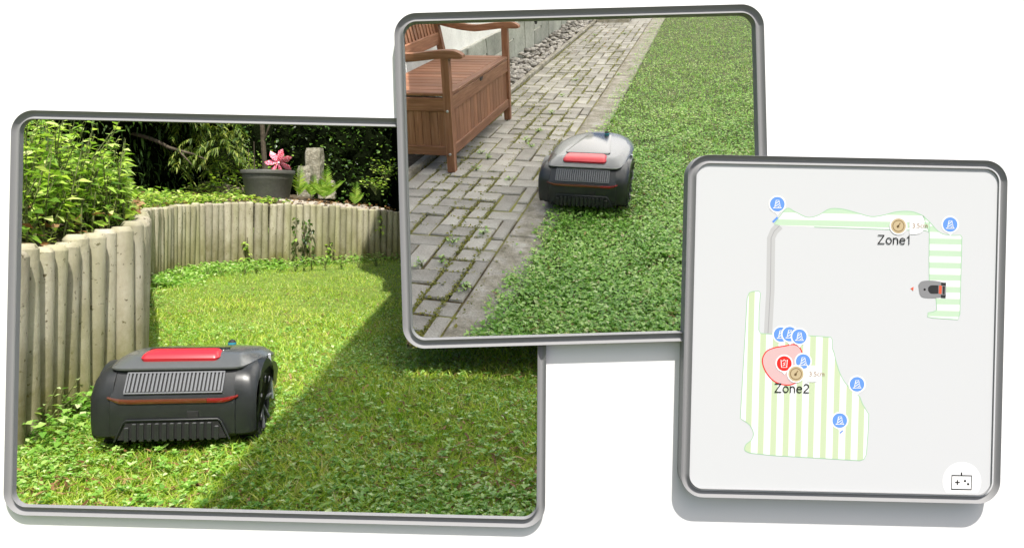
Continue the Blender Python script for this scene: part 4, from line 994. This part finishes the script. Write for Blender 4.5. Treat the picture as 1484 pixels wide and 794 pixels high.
# backrest
bp('back_rail', wv, -BD - .022 - .03, -BD + .012 - .03, lg, BL - lg, .54, .625)
for k in range(21):
    v0 = .05 + k * (BL - .1) / 20
    o = MB().rings([[(-BD - .04 + du - .008, v0 - .016, z), (-BD - .04 + du + .008, v0 - .016, z), (-BD - .04 + du + .008, v0 + .016, z), (-BD - .04 + du - .008, v0 + .016, z)] for du, z in ((0, .615), (-.055, .90))]).build('back_slat', wz, bench); pieces.append(o)
bp('back_rail', wv, -BD - .115, -BD - .085, -.01, BL + .01, .895, .97)
bpy.context.view_layer.update()
for o in pieces: clip_left(o)
#@@END

#@@MAP
# ------------------------------------------------------------------ the map screen
D3 = DB - 0.0165 + 0.0018                             # face of the screen
flat = lambda name, c: mat(name, 0.8, tuple(x * .80 for x in c), spec=0.1)
K = {'scr': flat('screen_white', (.63, .64, .655)), 'w': flat('print_white', (.90, .90, .90)), 'g': flat('print_green', (.52, .68, .50)), 'y': flat('print_lime', (.56, .66, .43)), 'ol': flat('print_outline_green', (.36, .60, .38)),
     'p1': flat('print_path_grey', (.51, .51, .515)), 'p2': flat('print_path_line', (.37, .37, .375)), 'b': flat('print_blue', (.14, .31, .80)), 'r': flat('print_red', (.75, .03, .025)), 'pk': flat('print_pink', (.68, .46, .46)),
     'k': flat('print_black', (.006, .006, .006)), 'tan': flat('print_tan', (.55, .44, .27)), 'br': flat('print_brown', (.25, .17, .08)), 'bl': flat('print_beige', (.40, .27, .18)), 'mg': flat('print_mid_grey', (.26, .26, .27)), 'dg': flat('print_dark_grey', (.04, .04, .042)), 'or': flat('print_orange', (.72, .12, .06))}
STEP = 0.00003
def Q(px, py, lv): return P2(px, py, D3 - lv * STEP)
def poly(name, pts, lv, m_, par):
    n = len(pts); th = STEP * .8; f_ = [Q(x, y, lv) for x, y in pts]; b_ = [(x, y + th, z) for x, y, z in f_]
    return MB().add(f_ + b_, [tuple(range(n)), tuple(reversed(range(n, 2 * n)))] + [(i, (i + 1) % n, n + (i + 1) % n, n + i) for i in range(n)]).build(name, m_, par)
def ring_(mb, pts, wd, lv, closed=True):
    """a thin printed line along a row of points"""
    n = len(pts); vs = []
    for i, p in enumerate(pts):
        a = Vector(pts[(i - 1) % n]) if closed or i > 0 else Vector(p); b = Vector(pts[(i + 1) % n]) if closed or i < n - 1 else Vector(p)
        d = (b - a).normalized(); nn = Vector((-d.y, d.x)) * wd / 2; vs += [Q(p[0] + nn.x, p[1] + nn.y, lv), Q(p[0] - nn.x, p[1] - nn.y, lv)]
    mb.add(vs, [(2 * i, 2 * ((i + 1) % n), 2 * ((i + 1) % n) + 1, 2 * i + 1) for i in range(n if closed else n - 1)]); return mb
def line(name, pts, wd, lv, m_, par, closed=False): return ring_(MB(), pts, wd, lv, closed).build(name, m_, par)
def circ(x, y, r, n=28): return [(x + r * math.cos(2 * math.pi * k / n), y + r * math.sin(2 * math.pi * k / n)) for k in range(n)]
cx3, cy3, cz3 = P2(1224, 720, D3)
scr = bpy.data.objects.new('map_screen', None); COL.objects.link(scr); tag(scr, 'white app screen showing a map of two striped green mowing zones', 'screen')
pts, nor = rounded(IN3, 20, 10)
face = [P2(p.x + n.x * 2.2, p.y + n.y * 2.2, D3) for p, n in zip(pts, nor)]
MB().rings([face, [(x, y + .0015, z) for x, y, z in face]]).build('screen_panel', K['scr'], scr)
def smooth_line(pts, n=6):
    c = np.array(pts, float); out = []
    for i in range(len(c) - 1):
        p0, p1, p2, p3 = c[max(i - 1, 0)], c[i], c[i + 1], c[min(i + 2, len(c) - 1)]
        for t in np.linspace(0, 1, n, endpoint=False): out.append(tuple(0.5 * ((2 * p1) + (-p0 + p2) * t + (2 * p0 - 5 * p1 + 4 * p2 - p3) * t * t + (-p0 + 3 * p1 - 3 * p2 + p3) * t ** 3)))
    out.append(tuple(c[-1])); return out
def inpoly(x, y, pts):
    c = False; n = len(pts)
    for i in range(n):
        x0, y0 = pts[i]; x1, y1 = pts[(i + 1) % n]
        if (y0 > y) != (y1 > y) and x < (x1 - x0) * (y - y0) / (y1 - y0) + x0: c = not c
    return c
def stripes(mb, pts, ang, period, width, phase, lv, step=1.0):
    """bars clipped to an outline: short slices whose two ends are found on the outline"""
    ca, sa = math.cos(ang), math.sin(ang); R = [(x * ca + y * sa, -x * sa + y * ca) for x, y in pts]; n = len(R)
    y0 = min(p[1] for p in R); y1 = max(p[1] for p in R); k = math.floor((y0 - phase) / period)
    def cuts(y):
        xs = []
        for i in range(n):
            (xa, ya), (xb, yb) = R[i], R[(i + 1) % n]
            if (ya > y) != (yb > y): xs.append(xa + (xb - xa) * (y - ya) / (yb - ya))
        return sorted(xs)
    while phase + k * period < y1:
        a, b = phase + k * period, phase + k * period + width; k += 1
        m = max(2, int((b - a) / step)); rows = [a + (b - a) * t / m for t in range(m + 1)]
        for q in range(m):
            c0, c1 = cuts(rows[q]), cuts(rows[q + 1]); cm = cuts((rows[q] + rows[q + 1]) / 2)
            if len(c0) != len(cm): c0 = cm
            if len(c1) != len(cm): c1 = cm
            for h in range(0, len(cm) - 1, 2):
                v_ = [(c0[h], rows[q]), (c0[h + 1], rows[q]), (c1[h + 1], rows[q + 1]), (c1[h], rows[q + 1])]
                mb.add([Q(x * ca - y * sa, x * sa + y * ca, lv) for x, y in v_], [(0, 1, 2, 3)])
    return mb
# grey link path
pth = [(1113, 483), (1116.5, 420), (1117.5, 345), (1122, 335), (1130, 327)]
z_ = line('link_path', pth, 12, 1, K['p1'], scr); line('path_line', pth, 1.2, 2, K['p2'], z_)
# zone 1
zo1 = smooth_line([(1122, 325), (1130, 314), (1141, 302), (1152, 307), (1170, 315), (1186, 312), (1202, 303), (1220, 303), (1240, 308), (1262, 314), (1280, 312), (1300, 307), (1322, 307), (1338, 313)], 5) + [(1347, 322), (1347, 336), (1340, 334), (1300, 333), (1240, 331), (1180, 329), (1130, 327)]
zo2 = smooth_line([(1338, 313), (1350, 325), (1362, 337), (1376, 341), (1392, 341)], 4) + [(1394, 344), (1392.5, 400), (1391, 455), (1388, 463), (1352, 460.5), (1344.5, 459), (1345, 453), (1352, 452), (1358, 449), (1356.5, 432), (1347, 430), (1346.5, 375), (1347, 338)]
for zp, ph, nm in ((zo1, 318.5, 'zone_patch'), (zo2, 352, 'zone_patch')):
    o = poly(nm, zp, 2 if zp is zo1 else 2.4, K['w'], scr); mb = MB()
    if zp is zo1: stripes(mb, zp, .022, 18.4, 8.6, 274.5, 3)
    else: stripes(mb, zp, .022, 17.4, 8.4, 315.5, 3.4)
    mb.build('stripes', K['g'], o); line('outline', zp[:-1] if zp is zo1 else zp, 1.1, 4 if zp is zo1 else 4.6, K['ol'], o, closed=(zp is zo2))
# zone 2
zo3 = [(1083, 432), (1086, 424), (1091, 422.3), (1100, 422), (1102, 425), (1100, 450), (1099.5, 478), (1102, 483)] + [(1118, 484), (1160, 485.5), (1204, 488.5), (1206, 492), (1206, 504), (1209, 512)] + smooth_line([(1211, 521), (1217, 540), (1226, 556), (1240, 570), (1246, 575), (1250, 585), (1259, 600)], 4) + [(1258, 625), (1255.5, 658), (1252, 665), (1246, 667), (1180, 663), (1120, 659.5), (1087, 656)] + smooth_line([(1087, 656), (1079.5, 652), (1081, 644), (1089, 637), (1092, 627), (1086, 615), (1073, 606)], 4)
o = poly('zone_patch', zo3, 2, K['w'], scr); stripes(MB(), zo3, math.pi / 2 + .025, 18.1, 8.6, -1094 + 18.1 * 12 + 26, 3).build('stripes', K['y'], o); line('outline', zo3, 1.1, 4, K['ol'], o, closed=True)
ng = smooth_line([(1125, 503), (1112, 508), (1105, 520), (1108, 535), (1118, 549), (1130, 556), (1145, 557.5), (1158, 552)], 4) + smooth_line([(1158, 552), (1163, 540), (1164, 520), (1160, 505), (1151, 499), (1138, 501)], 4)
o = poly('no_go_patch', ng, 5, K['pk'], scr); line('outline', ng, 1.6, 6, K['r'], o, closed=True)
# pins
def pin(x, y, r, m_, lv, icon, tip=True, base=None):
    p = poly('pin', circ(x, y, r + 2.0), lv, K['w'], scr)
    if tip: poly('pin_tip', [(x - 4, y + r + .5), (x + 4, y + r + .5), (x + .3, y + r + 5.5)], lv + .1, K['w'], p)
    poly('pin_disc', circ(x, y, r), lv + 1, m_, p)
    mb = MB(); l2 = lv + 2
    if icon == 'cone':
        ring_(mb, [(x - 1.6, y - 5.6), (x + 2.4, y - 5.6), (x + 4.8, y + 4.8), (x - 4.0, y + 4.8)], 1.1, l2); ring_(mb, [(x - 6, y + 5.3), (x + 6.2, y + 5.3)], 1.3, l2, False)
        ring_(mb, [(x - 2.2, y - 0.8), (x + 2.8, y - 4.6)], 1.0, l2, False); ring_(mb, [(x - 3.4, y + 3.4), (x + 3.8, y - 1.2)], 1.0, l2, False); ring_(mb, [(x + .5, y + 4.6), (x + 4.3, y + 2)], 1.0, l2, False); mm = K['w']
    elif icon == 'flag':
        ring_(mb, [(x - 4.6, y - 5.6), (x - 2.2, y - 3.6), (x, y - 5.6), (x + 2.2, y - 3.6), (x + 4.6, y - 5.6), (x + 3.6, y + 5.6), (x - 3.8, y + 5.6)], 1.1, l2)
        ring_(mb, [(x + 2, y - 1.4), (x - 1.4, y - .4), (x + 1.4, y + 1.8), (x - 2, y + 3)], 1.1, l2, False); mm = K['w']
    else:
        ring_(mb, circ(x, y, 8, 24), 1.2, l2); ring_(mb, [(x - 1.6, y + 2.2), (x + 2.8, y - 4.4)], 1.6, l2, False); ring_(mb, circ(x - .6, y + 1.0, 1.4, 10), 1.4, l2); mm = K['br']
    mb.build('pin_icon', mm, p)
for x, y in ((1127, 310), (1117, 492), (1380, 338.5)): pass
line('location_tick', [(1120, 322), (1127, 315)], 3, 5, K['b'], scr)
line('location_tick', [(1217, 627.5), (1221.5, 623.5)], 2, 5, K['b'], scr); line('location_tick', [(1158, 539), (1167, 531)], 2.4, 7, K['b'], scr)
pin(1126.5, 296, 10.6, K['b'], 7, 'cone'); pin(1377, 325.5, 10.6, K['b'], 7, 'cone')
pin(1132, 484.5, 10.6, K['b'], 7, 'cone'); pin(1144.5, 484, 10.6, K['b'], 10, 'cone'); pin(1158.5, 487.5, 10.6, K['b'], 13, 'cone')
pin(1164, 523.5, 10.6, K['b'], 8, 'cone'); pin(1242, 556.5, 10.6, K['b'], 7, 'cone'); pin(1217, 609, 10.6, K['b'], 7, 'cone'); pin(1136.5, 526.5, 10.8, K['r'], 12, 'flag')
for (x, y) in ((1302, 327.5), (1153.5, 541.5)):
    lv = 15
    pill = [(x + 9 + (36 + q[0]) if q[0] > 0 else x - 2 + q[0] * 1.0, y + q[1]) for q in circ(0, 0, 12.5, 24)]
    pill = [(x + 26 + 12 * math.cos(t), y + 12 * math.sin(t)) for t in np.linspace(-1.57, 1.57, 9)] + [(x + 16 + -1 * 0, y + 12), (x + 16, y - 12)]
    o = poly('height_pill', pill, lv - 1, K['w'], scr); pin(x, y, 11, K['tan'], lv, 'dial', False)
# lettering
def text(name, s, x, y, size, lv, m_, par, rot=.022, bold=-0.00010, track=1.0):
    cu = bpy.data.curves.new(name, 'FONT'); cu.body = s; cu.size = size / FPX * D3; cu.align_x = 'LEFT'; cu.offset = bold; cu.resolution_u = 3; cu.space_character = track
    t = bpy.data.objects.new(name, cu); COL.objects.link(t); dg = bpy.context.evaluated_depsgraph_get(); dg.update()
    me = bpy.data.meshes.new_from_object(t.evaluated_get(dg)); bpy.data.objects.remove(t); me.materials.clear()
    o = link(name, me, m_, par); p = Q(x, y, lv); o.matrix_basis = Matrix.Translation(p) @ Matrix.Rotation(-rot, 4, 'Y') @ Matrix.Rotation(math.pi / 2, 4, 'X'); return o
def ell(cx_, cy_, rx, ry, a0, a1, n=20): return [(cx_ + rx * math.cos(math.radians(a0 + (a1 - a0) * k / n)), cy_ + ry * math.sin(math.radians(a0 + (a1 - a0) * k / n))) for k in range(n + 1)]
GLYPH = {'Z': (.86, [[(.05, .945), (.74, .945)], [(.70, .92), (.10, .08)], [(.04, .055), (.78, .055)]]), 'o': (.74, [ell(.36, .365, .275, .315, 0, 360)]),
         'n': (.70, [[(.11, 0), (.11, .73)], ell(.335, .42, .225, .255, 170, 0) + [(.56, 0)]]), 'e': (.74, [[(.11, .40), (.615, .40)], ell(.36, .365, .275, .315, 6, 325)]),
         '1': (.46, [[(.06, .74), (.22, .80), (.30, .985)], [(.30, 1.0), (.30, 0)]]), '2': (.70, [ell(.34, .70, .25, .26, 165, -28) + [(.07, .10)], [(.05, .055), (.64, .055)]])}
def word(txt, x, y, cap, par, rot=.022):
    mb = MB(); lv = 20; px = 0
    for ch in txt:
        adv, strokes = GLYPH[ch]
        for st_ in strokes:
            lv += .12; cl = len(st_) > 3 and abs(st_[0][0] - st_[-1][0]) < 1e-6 and abs(st_[0][1] - st_[-1][1]) < 1e-6
            pts_ = [(x + ((px + a) * cap) * math.cos(rot) + b * cap * math.sin(rot), y + (px + a) * cap * math.sin(rot) - b * cap * math.cos(rot)) for a, b in (st_[:-1] if cl else st_)]
            ring_(mb, pts_, .105 * cap if ch != '1' else .085 * cap, lv, cl)
        px += adv + .02
    return mb.build('zone_text', K['k'], par)
word('Zone1', 1271.5, 353.6, 13.4, scr); word('Zone2', 1122, 568.4, 13.4, scr)
text('height_text', '3.5cm', 1322, 330.5, 9.5, 20, K['bl'], scr, bold=0.0); text('height_text', '3.5cm', 1172.5, 545, 9.5, 20, K['bl'], scr, bold=0.0)
# little mower picture pointing left
mi = poly('mower_picture', smooth_line([(1331, 413), (1335, 408), (1344, 406.5), (1356, 407), (1366, 409), (1371, 411)], 3) + smooth_line([(1371, 429), (1364, 431), (1350, 432), (1338, 431), (1333, 426), (1331, 413)], 3), 8, K['mg'], scr)
poly('mower_hood', smooth_line([(1345, 417), (1349, 413.5), (1360, 413.5)], 3) + smooth_line([(1360, 425.5), (1349, 425.5), (1345, 421)], 3), 9, K['dg'], mi)
poly('mower_handle', [(1361, 413.5), (1365, 414), (1364.5, 426), (1360.5, 425.5)], 10, K['or'], mi)
poly('mower_wheel', [(1364, 409.5), (1371, 409.5), (1371, 414), (1364, 413.5)], 11, K['dg'], mi); poly('mower_wheel', [(1363.5, 427), (1370.5, 427.5), (1370.5, 432), (1363.5, 431.5)], 11, K['dg'], mi)
poly('mower_tail', [(1366, 414.5), (1369.5, 415), (1369, 427), (1366, 426)], 10, K['dg'], mi); poly('mower_dot', circ(1340, 419.5, 1.7, 10), 9, K['k'], mi)
poly('heading_arrow', [(1319.5, 418), (1324, 415.5), (1323.5, 421.5)], 8, K['or'], scr)
# remote control button cut by the lower edge of the screen
btn = [(1394 + 28 * math.cos(t), 697 + 28 * math.sin(t)) for t in np.linspace(math.radians(143), math.radians(397), 30)]
rb = poly('remote_button', btn, 3, K['w'], scr)
ic = ring_(MB(), [(1379.5, 688.5), (1408, 689), (1407.5, 709), (1379, 708.5)], 2.0, 5); ring_(ic, [(1393.5, 684), (1393.4, 688)], 2.0, 5, False); ring_(ic, [(1384, 698.5), (1391, 698.7)], 1.8, 5, False); ring_(ic, [(1387.6, 695), (1387.4, 702.3)], 1.8, 5.5, False)
for q in ((1398.5, 696.5), (1403, 701)): ic.add([Q(x, y, 5) for x, y in circ(q[0], q[1], 1.8, 10)], [tuple(range(10))])
ic.build('remote_icon', K['k'], rb)
#@@END
